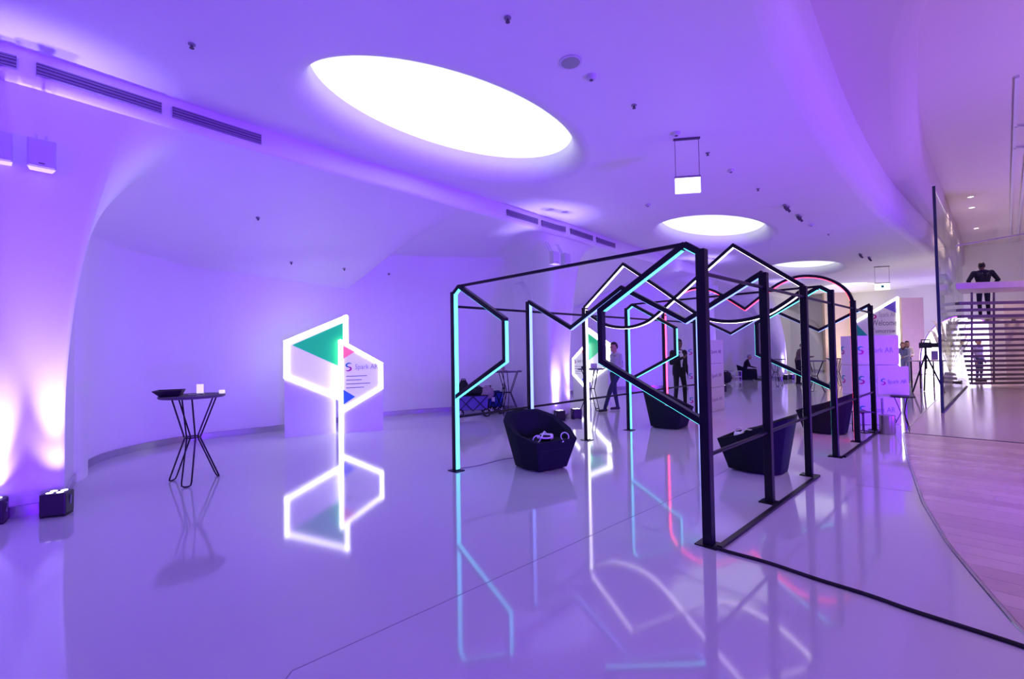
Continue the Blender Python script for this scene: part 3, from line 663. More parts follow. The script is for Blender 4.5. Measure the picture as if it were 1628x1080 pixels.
# ---- air slots in the bulkhead
def slot(x0, x1, label):
    P = [Vector((*tx(x0 + (x1 - x0) * i / 8), 0)) for i in range(9)]; d = (P[-1] - P[0]).normalized(); nn = Vector((d.y, -d.x, 0)); c = P[4] + nn * .03 + EZ * 4.45
    t = thing('air_vent', label, 'vent', c, 0, 'linear air slots in the bulkhead')
    def run(o, z0, z1, th): return grid([[p + nn * (o - th) + EZ * z0 - c, p + nn * o + EZ * z0 - c, p + nn * o + EZ * z1 - c, p + nn * (o - th) + EZ * z1 - c] for p in P], True)
    run(.058, 4.455, 4.565, .04).build('slot', M['slot'], t)
    for z in (4.475, 4.51, 4.545): run(.064, z - .006, z + .006, .01).build('louvre', M['vent'], t)
    for z in (4.45, 4.57): run(.066, z - .006, z + .006, .03).build('edge', M['vent'], t)
def tpos(f):
    C = catmull([(*p, 0) for p in T0], 6); i = f * (len(C) - 1); j = min(int(i), len(C) - 2); return C[j].lerp(C[j + 1], i - j)
def tx(xx, k=0):
    C = catmull([(*p, 0) for p in T0] + [(T0[0][0] + SHT.x, T0[0][1] + SHT.y, 0)], 6)
    C = [c + Vector((SHT.x * kk, SHT.y * kk, 0)) for kk in (-1, 0, 1) for c in C]
    for a, b in zip(C, C[1:]):
        if a.x <= xx <= b.x: q = a.lerp(b, (xx - a.x) / max(1e-6, b.x - a.x)); return (q.x, q.y)
SL = [(-5.9, -4.94, 'short air slot in the bulkhead over the speakers'), (-4.85, -4.17, 'long air slot in the bulkhead beside the near speakers'), (-4.10, -3.44, 'air slot in the bulkhead between the near speakers and the oval light'),
      (-.1, .60, 'air slot in the bulkhead before the second column'), (.70, 1.32, 'air slot in the bulkhead just left of the second column speaker'), (1.46, 2.15, 'air slot in the bulkhead just right of the second column speaker'), (2.28, 2.95, 'air slot in the bulkhead past the second column')]
for a, b, l in SL: slot(a, b, l)

# ---- ceiling fittings
def fitting(kind, p, label, s=1.0):
    if kind == 'sprinkler':
        t = thing('sprinkler', label, 'sprinkler', p, 0, 'small ceiling sprinklers'); MB().lathe([(.034, 0), (.034, -.010), (.018, -.014)], 16).build('rosette', M['grey'], t); MB().lathe([(.012, -.014), (.012, -.04)], 10).build('stem', M['dgrey'], t); MB().lathe([(.022, -.04), (.022, -.045)], 12).build('deflector', M['dgrey'], t)
    elif kind == 'speaker':
        t = thing('ceiling_speaker', label, 'speaker', p); MB().lathe([(.125, 0), (.125, -.012), (.11, -.016)], 28).build('ring', M['speaker'], t); MB().lathe([(.108, -.010), (.10, -.018)], 28).build('grille', M['grey'], t)
    elif kind == 'detector':
        t = thing('smoke_detector', label, 'detector', p, 0, 'round ceiling detectors'); MB().lathe([(.06 * s, 0), (.06 * s, -.02), (.04 * s, -.045)], 20).build('body', M['speaker'], t, smooth=True); MB().lathe([(.02, -.045), (.02, -.052)], 12).build('sensor', M['dgrey'], t)
    elif kind == 'spot':
        t = thing('ceiling_spotlight', label, 'spotlight', p, .75, 'pairs of small ceiling spotlights'); MB().box((0, 0, -.015), (.30, .06, .03)).build('track_plate', M['grey'], t)
        for x in (-.09, .09): MB().tube([(x, 0, -.03), (x, 0, -.06), (x + .03, -.04, -.13)], .028, 10).build('lamp_head', M['dgrey'], t, smooth=True)
for kind, x, y, lab in (('sprinkler', 305, 70, 'small dark sprinkler in the ceiling near the bulkhead corner glow'), ('sprinkler', 807, 28, 'small dark sprinkler in the ceiling short of the round ceiling speaker'), ('speaker', 907, 98, 'round grey flush speaker in the ceiling beside the big oval light'),
                        ('detector', 940, 121, 'pale round detector next to the flush ceiling speaker'), ('sprinkler', 1008, 167, 'small sprinkler between the flush ceiling speaker and the hanging exit sign'), ('detector', 1075, 211, 'round detector right beside the exit sign hanger'),
                        ('sprinkler', 1125, 243, 'tiny sprinkler just past the exit sign hanger'), ('detector', 1162, 270, 'pale round detector between the exit sign and the ceiling spotlights'), ('spot', 1250, 327, 'pair of small ceiling spotlights, the pair closer to the exit sign'), ('spot', 1270, 343, 'pair of small ceiling spotlights, next along from the first pair'),
                        ('detector', 1290, 357, 'round detector just beyond the paired spotlights'), ('sprinkler', 1317, 372, 'small sprinkler beyond the paired spotlights'), ('spot', 1368, 404, 'far pair of small ceiling spotlights short of the green exit sign'), ('spot', 1382, 409, 'farthest pair of small ceiling spotlights'),
                        ('sprinkler', 1205, 300, 'tiny sprinkler before the paired spotlights'), ('detector', 1030, 325, 'faint round detector between the bulkhead and the exit sign')):
    fitting(kind, flo(x, y, ZT), lab)
def exit_sign(p, rz, label, w=.36, h=.23, drop=.60, green=False):
    t = thing('exit_sign', label, 'exit sign', p, rz); z = ZT - p[2]
    MB().box((0, 0, h / 2), (w, .03, h)).build('face', M['exit'], t); MB().box((0, 0, h + .012), (w + .01, .04, .03)).build('housing', M['grey'], t)
    for x in (-w / 2 + .01, w / 2 - .01): MB().tube([(x, 0, h + .02), (x, 0, z - .02)], .004, 6).build('wire', M['dgrey'], t)
    MB().box((0, 0, z - .012), (w + .02, .04, .024)).build('ceiling_plate', M['dgrey'], t)
    if green: MB().box((0, -.018, h / 2), (.09, .006, .10)).build('running_figure_symbol', M['green'], t)
exit_sign(Vector((2.665, 6.88, 3.87)), -.15, 'blank white lit sign hanging on two wires from the ceiling')
exit_sign(at(1403, 461, 18.5), -.3, 'distant lit exit sign with a small green symbol hanging at the hall end', .50, .26, .6, True)
# sensors dotted on the bay wall
bpy.context.view_layer.update(); DG = bpy.context.evaluated_depsgraph_get()
for x, y, l in ((463, 417, 'above the logo sign'), (547, 427, 'above the fold of the bay wall'), (410, 346, 'on the vault over the cocktail table'), (618, 436, 'past the fold of the bay wall')):
    hit, p, nrm, *_ = S.ray_cast(DG, Vector((0, 0, EYE)), ray(x, y).normalized())
    if hit:
        if nrm.dot(Vector((0, 0, EYE)) - p) < 0: nrm = -nrm
        t = thing('wall_sensor', 'tiny dark sensor ' + l, 'sensor', p, 0, 'tiny sensors on the bay wall'); t.rotation_euler = nrm.to_track_quat('Z', 'Y').to_euler()
        MB().lathe([(.03, 0), (.03, .015), (.018, .02)], 12).build('base', M['grey'], t); MB().lathe([(.014, .02), (.014, .05)], 10).build('eye', M['dgrey'], t)

# ---- floor cables
tag(MB().tube([p + EZ * .012 for p in catmull([pavp(3.36, -.02), flo(1145, 876), flo(1220, 897), flo(1300, 924), flo(1380, 949), flo(1450, 974), flo(1540, 1003), flo(1628, 1032), flo(1760, 1080)], 6)], .012, 8).build('power_cable', M['rubber'], smooth=True), 'black cable running from the foot of the nearest frame post across the polished floor', 'cable')
tag(MB().tube([p + EZ * .004 for p in catmull([flo(733, 745), flo(760, 741), flo(800, 731), flo(830, 728)], 6)], .004, 6).build('thin_cable', M['ink'], smooth=True), 'thin grey cable from the teal frame post to the tub chair', 'cable')

# ---- printed kiosks
def kiosk(p, ex, w, d, h, label, rows, ts=.17, name='printed_kiosk'):
    t = thing(name, label, 'kiosk', p, 0, 'printed logo kiosks'); ex = Vector((*ex, 0)).normalized(); ez = Vector((ex.y, -ex.x, 0))
    for i in range(3):
        z0 = h * i / 3 + .004; b = MB().prism([(0, z0), (w, z0), (w, h * (i + 1) / 3 - .004), (0, h * (i + 1) / 3 - .004)], (0, 0, 0), ex, EZ, ez, -d, 0).build('panel', M['board'], t, bevel=.004)
        for face in (0, 1):
            if face == 0: o = Vector((0, 0, 0)); fx, fz, fwid = ex, ez, w
            else: o = -ez * d; fx, fz, fwid = ez, -ex, d
            zz = h * i / 3 + h / 6
            logo(ts, o + fx * (fwid * .16) + EZ * zz, fx, EZ, fz, b)
            if face == 0: text('Spark AR', ts * .95, o + fx * (fwid * .32) + EZ * (zz - ts * .32), fx, EZ, fz, M['ink2'], b, width=fwid * .55)
    return t
kiosk((4.56, 11.0, 0), (.72, .69), 1.08, .42, 1.75, 'boxy white kiosk printed with small logos, standing behind the man in the black suit', 3, .13)
kiosk((6.70, 9.12, 0), (.98, -.12), .82, .42, 1.745, 'boxy white kiosk printed with small logos, behind the farthest frame post', 3, .15)
t = thing('logo_board', 'low pink-tinged board with a logo standing in front of the printed kiosk', 'board', (6.76, 8.62, 0)); ex = Vector((.995, -.08, 0)); ez = Vector((ex.y, -ex.x, 0))
b = MB().prism([(0, .57), (.55, .57), (.55, 1.15), (0, 1.15)], (0, 0, 0), ex, EZ, ez, -.02, 0).build('panel', M['board'], t)
for s in (.06, .47): MB().prism([(s, 0), (s + .03, 0), (s + .03, .57), (s, .57)], (0, 0, 0), ex, EZ, ez, -.02, 0).build('leg', M['grey'], t)
logo(.11, ex * .10 + EZ * .87, ex, EZ, ez, b); text('Spark AR', .10, ex * .18 + EZ * .84, ex, EZ, ez, M['ink2'], b, width=.33)
t = thing('low_table', 'small dark round low table in front of the logo board', 'table', (7.05, 8.42, 0)); MB().lathe([(.17, .60), (.18, .615), (.17, .63)], 24).build('table_top', M['blackpl'], t, smooth=True)
for k in range(3):
    a = k * 2.094 + .3; MB().tube([(.12 * math.cos(a), .12 * math.sin(a), .60), (.03 * math.cos(a), .03 * math.sin(a), .32), (.16 * math.cos(a), .16 * math.sin(a), .006)], .007, 6).build('leg', M['black'], t)
t = thing('waste_bin', 'round steel waste bin on the floor in front of the printed kiosk', 'bin', flo(1411, 690)); MB().lathe([(.105, 0), (.115, .02), (.115, .30)], 24).build('body', M['binmetal'], t, smooth=True); MB().lathe([(.118, .30), (.118, .325), (.08, .335)], 24).build('lid', M['binmetal'], t, smooth=True); MB().box((.12, 0, .24), (.03, .06, .05)).build('pedal_hinge', M['blackpl'], t)
t = thing('wire_side_table', 'black wire cube side table behind the red-lit post', 'side table', flo(1373, 687), .2); q = .11
for x in (-q, q):
    for y in (-q, q): MB().bar((x, y, 0), (x, y, .36), .012, .012).build('leg', M['black'], t)
for z in (.006, .36):
    for a, b in (((-q, -q), (q, -q)), ((q, -q), (q, q)), ((q, q), (-q, q)), ((-q, q), (-q, -q))): MB().bar((*a, z), (*b, z), .012, .012).build('rail', M['black'], t)
MB().box((0, 0, .362), (.24, .24, .008)).build('top', M['blackpl'], t)
# ---- welcome sign
t = thing('welcome_sign', 'tall slanted welcome sign with glowing rim, green and blue corners at the hall end', 'sign', (14.80, 20.0, 0)); ex = Vector((1, 0, 0)); ez = Vector((0, -1, 0))
bb = MB().prism([(0, 0), (1.90, 0), (1.90, 3.60), (0, 2.56)], (0, 0, 0), ex, EZ, ez, -.12, 0).build('board', M['board'], t)
b = MB(); strip_path(b, [(0, 2.56), (1.86, 3.58), (1.86, .05)], (0, 0, 0), ex, ez, .10, 0, .03, False); b.build('light_strip', M['led_sign'], bb)
MB().prism([(.03, 2.52), (.03, 1.95), (.55, 1.95)], (0, 0, 0), ex, EZ, ez, 0, .004).build('green_triangle', M['green'], bb)
MB().prism([(1.20, 3.2), (1.82, 3.54), (1.82, 2.92)], (0, 0, 0), ex, EZ, ez, 0, .004).build('indigo_triangle', M['purple'], bb)
logo(.34, ex * .82 + EZ * 2.86, ex, EZ, ez, bb); text('Spark AR', .30, ex * 1.04 + EZ * 2.77, ex, EZ, ez, M['ink2'], bb, width=.74)
text('Welcome', .34, ex * .72 + EZ * 2.40, ex, EZ, ez, M['ink'], bb, width=1.08); text('Tomorrow', .26, ex * .72 + EZ * 2.08, ex, EZ, ez, M['ink'], bb, width=1.02)

# ---- glass screen
gp0, gp1 = Vector((9.65, 10.48, 0)), Vector((16.39, 16.8, 0)); gd = (gp1 - gp0).normalized(); gn = Vector((gd.y, -gd.x, 0)); GL = (gp1 - gp0).length
t = thing('glass_screen', 'tall frameless glass screen with a dark edge standing beside the slatted stair', 'glass screen', gp0)
for i in range(4):
    MB().prism([(GL * i / 4 + .004, .02), (GL * (i + 1) / 4 - .004, .02), (GL * (i + 1) / 4 - .004, 5.1), (GL * i / 4 + .004, 5.1)], (0, 0, 0), gd, EZ, gn, 0, .015).build('pane', M['glass'], t)
MB().prism([(-.012, 0), (.004, 0), (.004, 5.15), (-.012, 5.15)], (0, 0, 0), gd, EZ, gn, -.02, .035).build('edge_profile', M['glass_edge'], t)
MB().prism([(0, 0), (GL, 0), (GL, .03), (0, .03)], (0, 0, 0), gd, EZ, gn, -.02, .035).build('floor_channel', M['dgrey'], t)
# ---- mezzanine balcony, slatted stair
t = thing('balcony_ledge', 'pale timber balcony ledge over the slatted stair', 'balcony', (12.9, 14.0, 0))
a0, a1 = Vector((12.68, 13.2, 3.22)), Vector((16.6, 13.05, 3.28))
dd = (a1 - a0); nb = Vector((-dd.y, dd.x, 0)).normalized(); t.location = a0
q = [Vector((0, 0, 0)), dd, dd + nb * 1.35, Vector((1.47, 1.35, 0))]
MB().add([v + EZ * -.11 for v in q] + [v + EZ * .07 for v in q], [(0, 1, 2, 3), (4, 7, 6, 5), (0, 4, 5, 1), (1, 5, 6, 2), (2, 6, 7, 3), (3, 7, 4, 0)]).build('ledge_slab', M['mezz'], t, bevel=.02)
t2 = thing('slatted_stair', 'stair screen of horizontal timber slats under the balcony ledge', 'stair', (13.3, 13.9, 0))
YS = [482.8, 493.5, 503.5, 513.7, 523.6, 532.5, 541.3, 550.4, 558.5, 566.8, 574.6, 582.1, 588.8, 596.4, 603.1, 609.8]
for i, y in enumerate(YS):
    f = i / 15; Yd = 14.2 + 2.5 * f; xl = 1522 + 22 * f; A = at(xl, y, Yd); Bp = at(1690, y - 1, Yd - .1); Bp.z = A.z
    MB().bar(A - t2.location, Bp - t2.location, .14, .085).build('slat', M['slat'], t2)
for x in (1545, 1580, 1650):
    A = at(x, 466, 14.05); C = at(x, YS[-1], 16.78); MB().bar(A - t2.location, C - t2.location, .05, .05).build('stringer', M['slat'], t2)
t3 = thing('stair_landing', 'narrow landing behind the slats that carries the man in navy', 'landing', (14.6, 15.2, 0)); MB().prism([(.15, -.2), (2.4, -.2), (2.9, .7), (1.05, .7)], (0, 0, 0), EX, EY, EZ, 2.37, 2.43).build('deck', M['mezz'], t3)
for a, b in (((1.6, .6), (4.55, 2.72)), ((2.5, .6), (4.95, 2.72))): MB().bar((*a, 2.33), (*b, 2.33), .10, .08).build('support_beam', M['mezz'], t3)
# bright arch, pillar behind the slats
ac = at(1533, 575, 21.0); t = thing('backlit_arch', 'round-topped backlit white panel glowing behind the slatted stair', 'light panel', (ac.x, 21.0, 0)); R = 1.95; zc_ = .85
MB().prism([(-R, 0), (R, 0)] + [(R * math.cos(q), zc_ + R * math.sin(q)) for q in [math.pi * i / 28 for i in range(29)]], (0, 0, 0), EX, EZ, -EY, -.08, 0).build('face', M['arch'], t)
MB().tube([(R, 0, 0)] + [(R * 1.01 * math.cos(q), 0, zc_ + R * 1.01 * math.sin(q)) for q in [math.pi * i / 28 for i in range(29)]] + [(-R, 0, 0)], .03, 8).build('rim', M['skirt'], t, smooth=True)
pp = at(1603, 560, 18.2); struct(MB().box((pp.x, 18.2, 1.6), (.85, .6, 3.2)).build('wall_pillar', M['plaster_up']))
# beige wall panels at the hall end
for x0, x1, Y, y0 in ((1430, 1465, 25.0, 474), (1308, 1352, 27.5, 464)):
    A = at(x0, y0, Y); Bp = at(x1, y0, Y); tag(MB().box(((A.x + Bp.x) / 2, Y, A.z / 2), (Bp.x - A.x, .2, A.z)).build('timber_panel', M['beige'], bevel=.01), 'tall beige end-wall panel ' + ('beside the glowing strip of the welcome sign' if x0 == 1430 else 'beyond the cocktail table in the pale end bay'), 'wall panel')
# pampas arrangement
pl = at(1511, 612, 17.4); t = thing('pampas_arrangement', 'tall white feathery grass arrangement behind the glass screen', 'plant', (pl.x, 17.4, 0)); random.seed(5)
uplight(Vector((pl.x - .35, 16.75, 0)), 0, 'small added fill uplighter at the foot of the white grass arrangement', power=110, color=(1, .95, .8), cone=110, grp='added uplighters at the hall end', aim=(.2, .3, 1))  # added lamp so the grass plumes show bright behind the glass
MB().lathe([(.16, 0), (.20, .25), (.14, .5)], 20).build('vase', M['white'], t, smooth=True)
for i in range(34):
    a = random.uniform(0, 6.28); l = random.uniform(1.6, 2.5); sp = random.uniform(.15, .55); px, py = math.cos(a) * sp, math.sin(a) * sp
    path = [(0, 0, .45), (px * .3, py * .3, l * .5), (px * .7, py * .7, l * .8), (px, py, l)]; C = catmull(path, 3)
    MB().tube(C, .006, 5).build('stem', M['pampas'], t)
    MB().tube(C[5:] + [C[-1] + Vector((px * .35, py * .35, .02))], .055, 6, r1=.01).build('plume', M['pampas'], t, smooth=True)
# brace rod, ceiling rail
tag(MB().tube([at(1519, 391, 13.2), at(1640, 370, 12.6)], .022, 8).build('brace_rod', M['skirt'], smooth=True), 'slim steel brace rod crossing above the balcony man', 'rod')
t = thing('ceiling_rail', 'pair of slim rails running along the high ceiling', 'rail'); A = flo(1617, 120, 6.6); Bp = flo(1604, 415, 6.6)
for o in (0, .35): MB().bar(A + Vector((o, 0, -.03)), Bp + Vector((o, 0, -.03)), .06, .05).build('rail', M['speaker'], t)
for f in (.10, .16): q = A.lerp(Bp, f); MB().bar(q + Vector((0, 0, -.03)), q + Vector((1.2, 0, -.03)), .05, .05).build('crossbar', M['speaker'], t)

# ---- camera on tripod
tp = flo(1474, 624); t = thing('video_camera', 'black video camera on a tripod near the glass screen', 'camera', tp, .5)
MB().box((0, 0, 1.52), (.14, .30, .18)).build('body', M['blackpl'], t, bevel=.02); MB().tube([(0, -.15, 1.52), (0, -.34, 1.52)], .07, 14).build('lens', M['blackpl'], t, smooth=True); MB().tube([(0, .1, 1.61), (0, .1, 1.70), (0, -.12, 1.70), (0, -.12, 1.61)], .018, 6).build('handle', M['blackpl'], t)
MB().box((.12, .05, 1.58), (.02, .12, .08)).build('monitor', M['dgrey'], t); MB().tube([(0, 0, .75), (0, 0, 1.43)], .03, 8).build('column', M['black'], t)
for k in range(3):
    a = k * 2.094 + .5; l = MB().tube([(0, 0, 1.25), (.45 * math.cos(a), .45 * math.sin(a), .01)], .022, 6).build('leg', M['black'], t); MB().tube([(0, 0, .6), (.26 * math.cos(a), .26 * math.sin(a), .55)], .010, 6).build('spreader', M['black'], l)
tb = at(1473, 573, 16.6); t = thing('work_table', 'long folding table behind the video camera', 'table', (tb.x, 16.6, 0)); hz = tb.z
MB().box((0, 0, hz - .02), (.95, .5, .04)).build('table_top', M['mezz'], t)
for x in (-.4, .4):
    for y in (-.18, .18): MB().bar((x, y, 0), (x, y, hz - .04), .03, .03).build('leg', M['black'], t)
tag(MB().box((tb.x + .25, 16.55, hz + .17), (.22, .03, .32)).build('monitor_panel', M['lav'], bevel=.006), 'small upright screen on the work table behind the video camera', 'screen')
# far clutter by the third bay
lump('holdall', 'dark holdall on the floor beside the printed kiosk', flo(1154, 610), (.26, .22, .26), M['suit'], seed=8)['group'] = 'bags on the far floor'
t = thing('wire_basket', 'pale wire basket on the floor by the dark holdall', 'basket', flo(1168, 608)); 
for z in (.02, .25, .5): MB().tube([Vector((.3 * math.cos(q), .25 * math.sin(q), z)) for q in [2 * math.pi * i / 16 for i in range(16)]], .012, 5, True).build('hoop', M['skirt'], t)
for i in range(10): q = i * .628; MB().tube([(.3 * math.cos(q), .25 * math.sin(q), .02), (.3 * math.cos(q), .25 * math.sin(q), .5)], .008, 5).build('wire', M['skirt'], t)
# ================================================================== PEOPLE
def cap(b, p, q, r0, r1, n=12):
    p = Vector(p); q = Vector(q); d = (q - p); L = d.length; d = d / max(L, 1e-6); x = d.orthogonal().normalized(); y = d.cross(x); prof = []
    for i in range(5): a = math.pi / 2 * (1 - i / 4 * .999); prof.append((r0 * math.cos(a), -r0 * math.sin(a)))
    for i in range(5): a = math.pi / 2 * (i / 4 * .999); prof.append((r1 * math.cos(a), L + r1 * math.sin(a)))
    vs = []; fs = []
    for r, z in prof:
        for k in range(n): t = 2 * math.pi * k / n; vs.append(p + d * z + (x * math.cos(t) + y * math.sin(t)) * max(r, 1e-4))
    for i in range(len(prof) - 1):
        for k in range(n): fs.append((i * n + k, i * n + (k + 1) % n, (i + 1) * n + (k + 1) % n, (i + 1) * n + k))
    fs += [tuple(range(n - 1, -1, -1)), tuple((len(prof) - 1) * n + k for k in range(n))]; b.add(vs, fs)
POSE = dict(hipL=(.09, 0, .93), kneeL=(.10, -.02, .50), ankL=(.10, .02, .08), hipR=(-.09, 0, .93), kneeR=(-.10, -.02, .50), ankR=(-.10, .02, .08),
            pelvis=(0, 0, .98), chest=(0, 0, 1.26), shL=(.185, .01, 1.41), elL=(.235, .05, 1.13), wrL=(.24, -.04, .88), shR=(-.185, .01, 1.41), elR=(-.235, .05, 1.13), wrR=(-.24, -.04, .88),
            neck=(0, .0, 1.47), head=(0, -.02, 1.635))
def person(label, loc, rz, top, legs, skin, hair, pose={}, toe=None, shirtfront=None, look=0, scale=1.0, hairlen=0, sleeve=True, jacket=False):
    P = {k: Vector(v) for k, v in POSE.items()}; P.update({k: Vector(v) for k, v in pose.items()})
    t = thing('person', label, 'person', loc, rz, None); t.scale = (scale,) * 3
    bones = []; b = MB()     # (p, q, r0, r1, material index) 0 top 1 legs 2 skin 3 shoes
    def bone(p, q, r0, r1, m): p = Vector(p); q = Vector(q); bones.append((p, q, max(r0, r1), m)); cap(b, p, q, r0, r1)
    j = .018 if jacket else 0
    for s, sg in (('L', 1), ('R', -1)):
        bone(P['hip' + s], P['knee' + s], .085, .06, 1); bone(P['knee' + s], P['ank' + s], .06, .043, 1)
        an = P['ank' + s]; f = (toe or {}).get(s, Vector((sg * .03, -.17, 0))); f = Vector(f)
        bone(an + Vector((0, .03, -.045)), an + f + Vector((0, 0, -.05)), .04, .033, 3)
        bone(P['sh' + s], P['el' + s], .056 + j, .045 + j * .6, 0); bone(P['el' + s], P['wr' + s], .043 + j * .6, .031 + j * .3, 0 if sleeve else 2)
        d = (P['wr' + s] - P['el' + s]).normalized(); side = d.cross(Vector((0, 1, 0)))
        side = side.normalized() if side.length > .2 else Vector((1, 0, 0)); fwd = side.cross(d)
        bone(P['wr' + s], P['wr' + s] + d * .07, .028, .03, 2); hb = P['wr' + s] + d * .085
        for k, ln in enumerate((.062, .072, .068, .052)):
            o = hb + fwd * (-.028 + .0185 * k); m_ = o + d * ln * .55 + side * -.008 * sg; bone(o, m_, .0095, .0088, 2); bone(m_, m_ + d * ln * .4 + side * (-.022 * sg), .0088, .0075, 2)
        th = P['wr' + s] + d * .03 - fwd * .026; bone(th, th + d * .04 - fwd * .025, .011, .0095, 2); bone(th + d * .04 - fwd * .025, th + d * .07 - fwd * .03, .0095, .008, 2)
    pe, chs = P['pelvis'], P['chest']; bone(P['hipL'] + Vector((-.02, 0, .02)), P['hipR'] + Vector((.02, 0, .02)), .10, .10, 1)
    mid = pe.lerp(chs, .5)
    for sx in (-1, 1):
        bone(pe + Vector((sx * .055, 0, .03)), mid + Vector((sx * .05, 0, 0)), .10 + j, .095 + j, 0)
        bone(mid + Vector((sx * .05, 0, 0)), chs + Vector((sx * .075, 0, .03)), .095 + j, .108 + j, 0)
        bone(chs + Vector((sx * .07, 0, .05)), (P['shL'] if sx > 0 else P['shR']).lerp(P['neck'], .15) + Vector((0, 0, -.03)), .10, .062 + j * .5, 0)
    if jacket:
        for sx in (-1, 1): bone(pe + Vector((sx * .065, 0, .05)), pe + Vector((sx * .075, 0, -.12)), .115, .112, 0)
    bone(P['shL'] + Vector((-.03, 0, 0)), P['neck'], .055, .055, 0); bone(P['shR'] + Vector((.03, 0, 0)), P['neck'], .055, .055, 0)
    hd = P['head']; bone(P['neck'], hd + Vector((0, .01, -.06)), .055, .05, 2)
    Rl = Matrix.Rotation(look, 3, 'Z')
    bones.append((hd, hd + Vector((0, 0, .04)), .10, 2)); b.ell(hd + Vector((0, 0, .015)), (.076, .098, .115), 16, 12, Rl); b.ell(hd + Rl @ Vector((0, -.03, -.055)), (.055, .06, .06), 14, 10)
    b.ell(hd + Rl @ Vector((0, -.10, -.012)), (.014, .022, .022), 8, 6)
    for sx in (-1, 1): b.ell(hd + Rl @ Vector((sx * .078, .01, -.005)), (.012, .02, .032), 8, 6)
    b.ell(hd + Rl @ Vector((0, -.088, -.06)), (.026, .012, .010), 8, 6)
    o = b.build('raw', M['shirt']); md = o.modifiers.new('r', 'REMESH'); md.mode = 'VOXEL'; md.voxel_size = .0095; md.use_smooth_shade = True
    sm = o.modifiers.new('s', 'SMOOTH'); sm.iterations = 4; sm.factor = .5
    me = bpy.data.meshes.new_from_object(o.evaluated_get(bpy.context.evaluated_depsgraph_get())); bpy.data.objects.remove(o)
    me.materials.clear()
    for m in (top, legs, skin, M['shoe'], shirtfront or top): me.materials.append(m)
    nF = len(me.polygons); C = np.zeros(nF * 3); me.polygons.foreach_get('center', C); C = C.reshape(-1, 3); best = np.full(nF, 9.); idx = np.zeros(nF, int)
    for p, q, r, m in bones:
        p = np.array(p); q = np.array(q); d = q - p; L = max(1e-9, d @ d); tt = np.clip(((C - p) @ d) / L, 0, 1); dist = np.linalg.norm(C - p - tt[:, None] * d, axis=1) - r
        w = dist < best; best[w] = dist[w]; idx[w] = m
    if shirtfront:
        nk = np.array(P['neck']); ch = np.array(chs); v = (nk[2] - C[:, 2]); wv = np.clip(.075 - v * .13, .02, .075)
        idx[(idx == 0) & (C[:, 1] < nk[1] - .03) & (abs(C[:, 0] - ch[0]) < wv) & (v > .0) & (v < .44)] = 4
    me.polygons.foreach_set('material_index', idx.astype(np.int32)); me.polygons.foreach_set('use_smooth', np.ones(nF, bool)); me.update(); me.name = 'body'
    bo = bpy.data.objects.new('body', me); COL.objects.link(bo); bo.parent = t
    h = MB().ell((0, 0, 0), (.084, .106, .122), 20, 14); h.v = [v for v in h.v]
    keepv = lambda v: (v[2] > .045 - .0) or (v[1] > -.005 + max(0, -v[2]) * .2 and v[2] > -.075 - hairlen)
    h.f = [f for f in h.f if all(keepv(h.v[i]) for i in f)]
    h.v = [tuple(Rl @ Vector(v) + hd + Vector((0, .006, .02))) for v in h.v]; ho = h.build('hair', hair, t, smooth='all'); so = ho.modifiers.new('so', 'SOLIDIFY'); so.thickness = .014
    if hairlen:
        MB().ell(hd + Rl @ Vector((0, .055, -.05)), (.085, .06, .14), 14, 10).build('hair', hair, t, smooth='all')
    e = MB()
    for sx in (-1, 1): e.ell(hd + Rl @ Vector((sx * .031, -.085, .008)), (.012, .008, .008), 8, 6)
    e.build('eyes', M['eye'], t); return t
m1 = flo(978, 653)
person('man in a pale checked shirt and dark jeans striding past the second column', m1, math.radians(-68), M['check'], M['denim'], M['skin'], M['hair'],
       dict(hipL=(.09, .02, .90), kneeL=(.10, -.20, .53), ankL=(.09, -.36, .09), hipR=(-.09, .02, .90), kneeR=(-.09, .06, .49), ankR=(-.09, .14, .09), pelvis=(0, .04, .95), chest=(0, .05, 1.24), shL=(.18, .06, 1.39), shR=(-.18, .06, 1.39), neck=(0, .04, 1.45), head=(0, .0, 1.605),
            elL=(.22, .08, 1.12), wrL=(.12, -.15, 1.12), elR=(-.22, .10, 1.12), wrR=(-.13, -.14, 1.10)))
m2 = flo(1081, 646)
person('man in a black suit with open white shirt standing behind the second teal frame', m2, math.radians(18), M['suit'], M['suit'], M['skin2'], M['hair'],
       dict(kneeL=(.14, -.03, .50), ankL=(.17, .0, .08), kneeR=(-.11, -.02, .50), ankR=(-.12, .03, .08), elR=(-.27, -.05, 1.14), wrR=(-.10, -.26, 1.27), elL=(.25, .06, 1.13), wrL=(.26, -.02, .86)), shirtfront=M['shirt'], jacket=True, scale=1.02)
m3 = flo(1270, 611)
person('person in a brown shirt leaning at a far cocktail table', m3, math.radians(80), M['brown'], M['suit'], M['skin2'], M['hair'], dict(chest=(0, -.08, 1.25), shL=(.18, -.10, 1.38), shR=(-.18, -.10, 1.38), neck=(0, -.13, 1.43), head=(0, -.19, 1.56), elL=(.22, -.2, 1.12), wrL=(.14, -.42, 1.12), elR=(-.22, -.2, 1.12), wrR=(-.14, -.42, 1.12)))
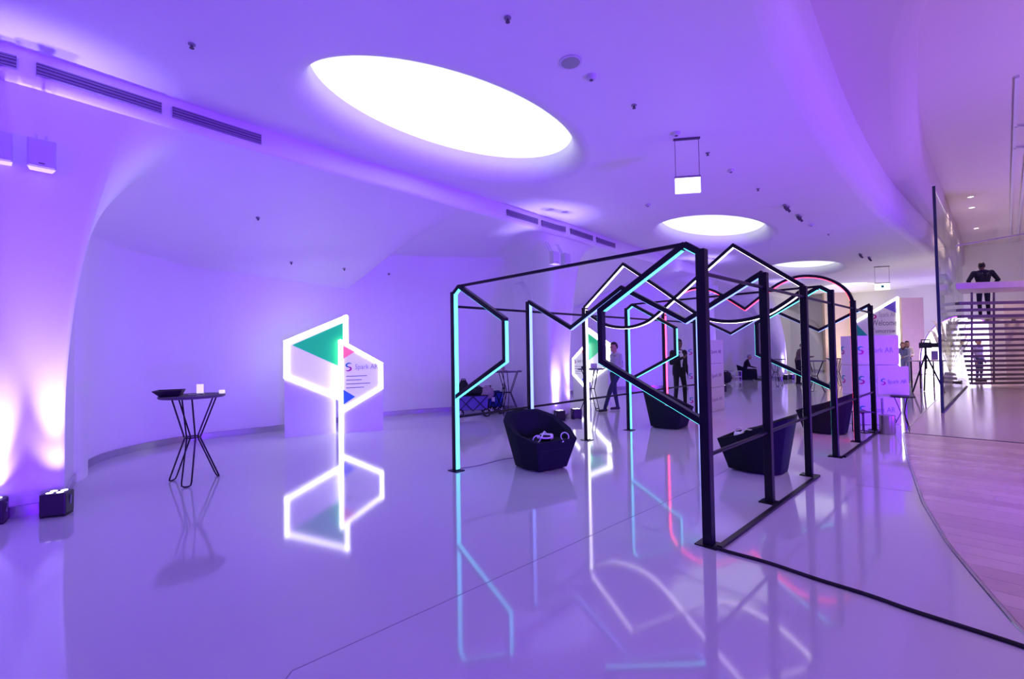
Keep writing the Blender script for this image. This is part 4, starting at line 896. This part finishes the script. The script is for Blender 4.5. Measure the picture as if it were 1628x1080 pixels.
sc_ = flo(1187, 604); ch5 = chair(sc_, math.radians(-20), 'far dark tub chair with a person in black seated in it'); ch5['group'] = 'dark tub chairs beyond the light frames'
person('person in black seated in a far tub chair beside the third column', sc_ + Vector((.02, 0, -.03)), math.radians(70), M['suit'], M['suit'], M['skin'], M['hairg'],
       dict(hipL=(.10, .10, .47), kneeL=(.13, -.36, .50), ankL=(.13, -.40, .11), hipR=(-.10, .10, .47), kneeR=(-.13, -.36, .50), ankR=(-.13, -.40, .11), pelvis=(0, .10, .52), chest=(0, .0, .80), shL=(.185, -.03, .93), shR=(-.185, -.03, .93), neck=(0, -.06, .98), head=(0, -.13, 1.11), elL=(.24, -.12, .68), wrL=(.12, -.33, .62), elR=(-.24, -.12, .68), wrR=(-.12, -.33, .62)), shirtfront=M['shirt'])
w1 = flo(1441, 608)
lean = dict(chest=(0, -.10, 1.24), shL=(.16, -.14, 1.36), shR=(-.16, -.14, 1.36), neck=(0, -.18, 1.41), head=(0, -.25, 1.53), elL=(.20, -.22, 1.10), wrL=(.12, -.42, 1.05), elR=(-.20, -.22, 1.10), wrR=(-.12, -.42, 1.05))
person('woman with long brown hair in blue-grey clothes bending over a phone', w1, math.radians(-60), M['bluegrey'], M['bluegrey'], M['skin'], M['hair2'], lean, hairlen=.12, scale=1.0)
person('woman with dark hair in a white top beside the one in blue-grey', w1 + Vector((.45, .5, 0)), math.radians(-30), M['shirt'], M['denim'], M['skin'], M['hair'], lean, hairlen=.08, scale=1.03)
bm_ = Vector((15.45, 15.15, 2.43))
person('man in a navy suit seen from behind, leaning on the balcony ledge', bm_, math.radians(155), M['navy'], M['navy'], M['skin2'], M['hair'],
       dict(elL=(.36, .02, 1.16), wrL=(.24, -.08, .98), elR=(-.36, .02, 1.16), wrR=(-.24, -.08, .98), shL=(.21, .0, 1.42), shR=(-.21, 0, 1.42), head=(0, -.05, 1.62)), jacket=True, scale=1.02)
pv = at(1557, 600, 19.0); pv.z = 0
person('person in a lavender shirt standing behind the slats before the glowing arch', pv, math.radians(10), M['lav'], M['denim'], M['skin'], M['hair'], scale=.98)
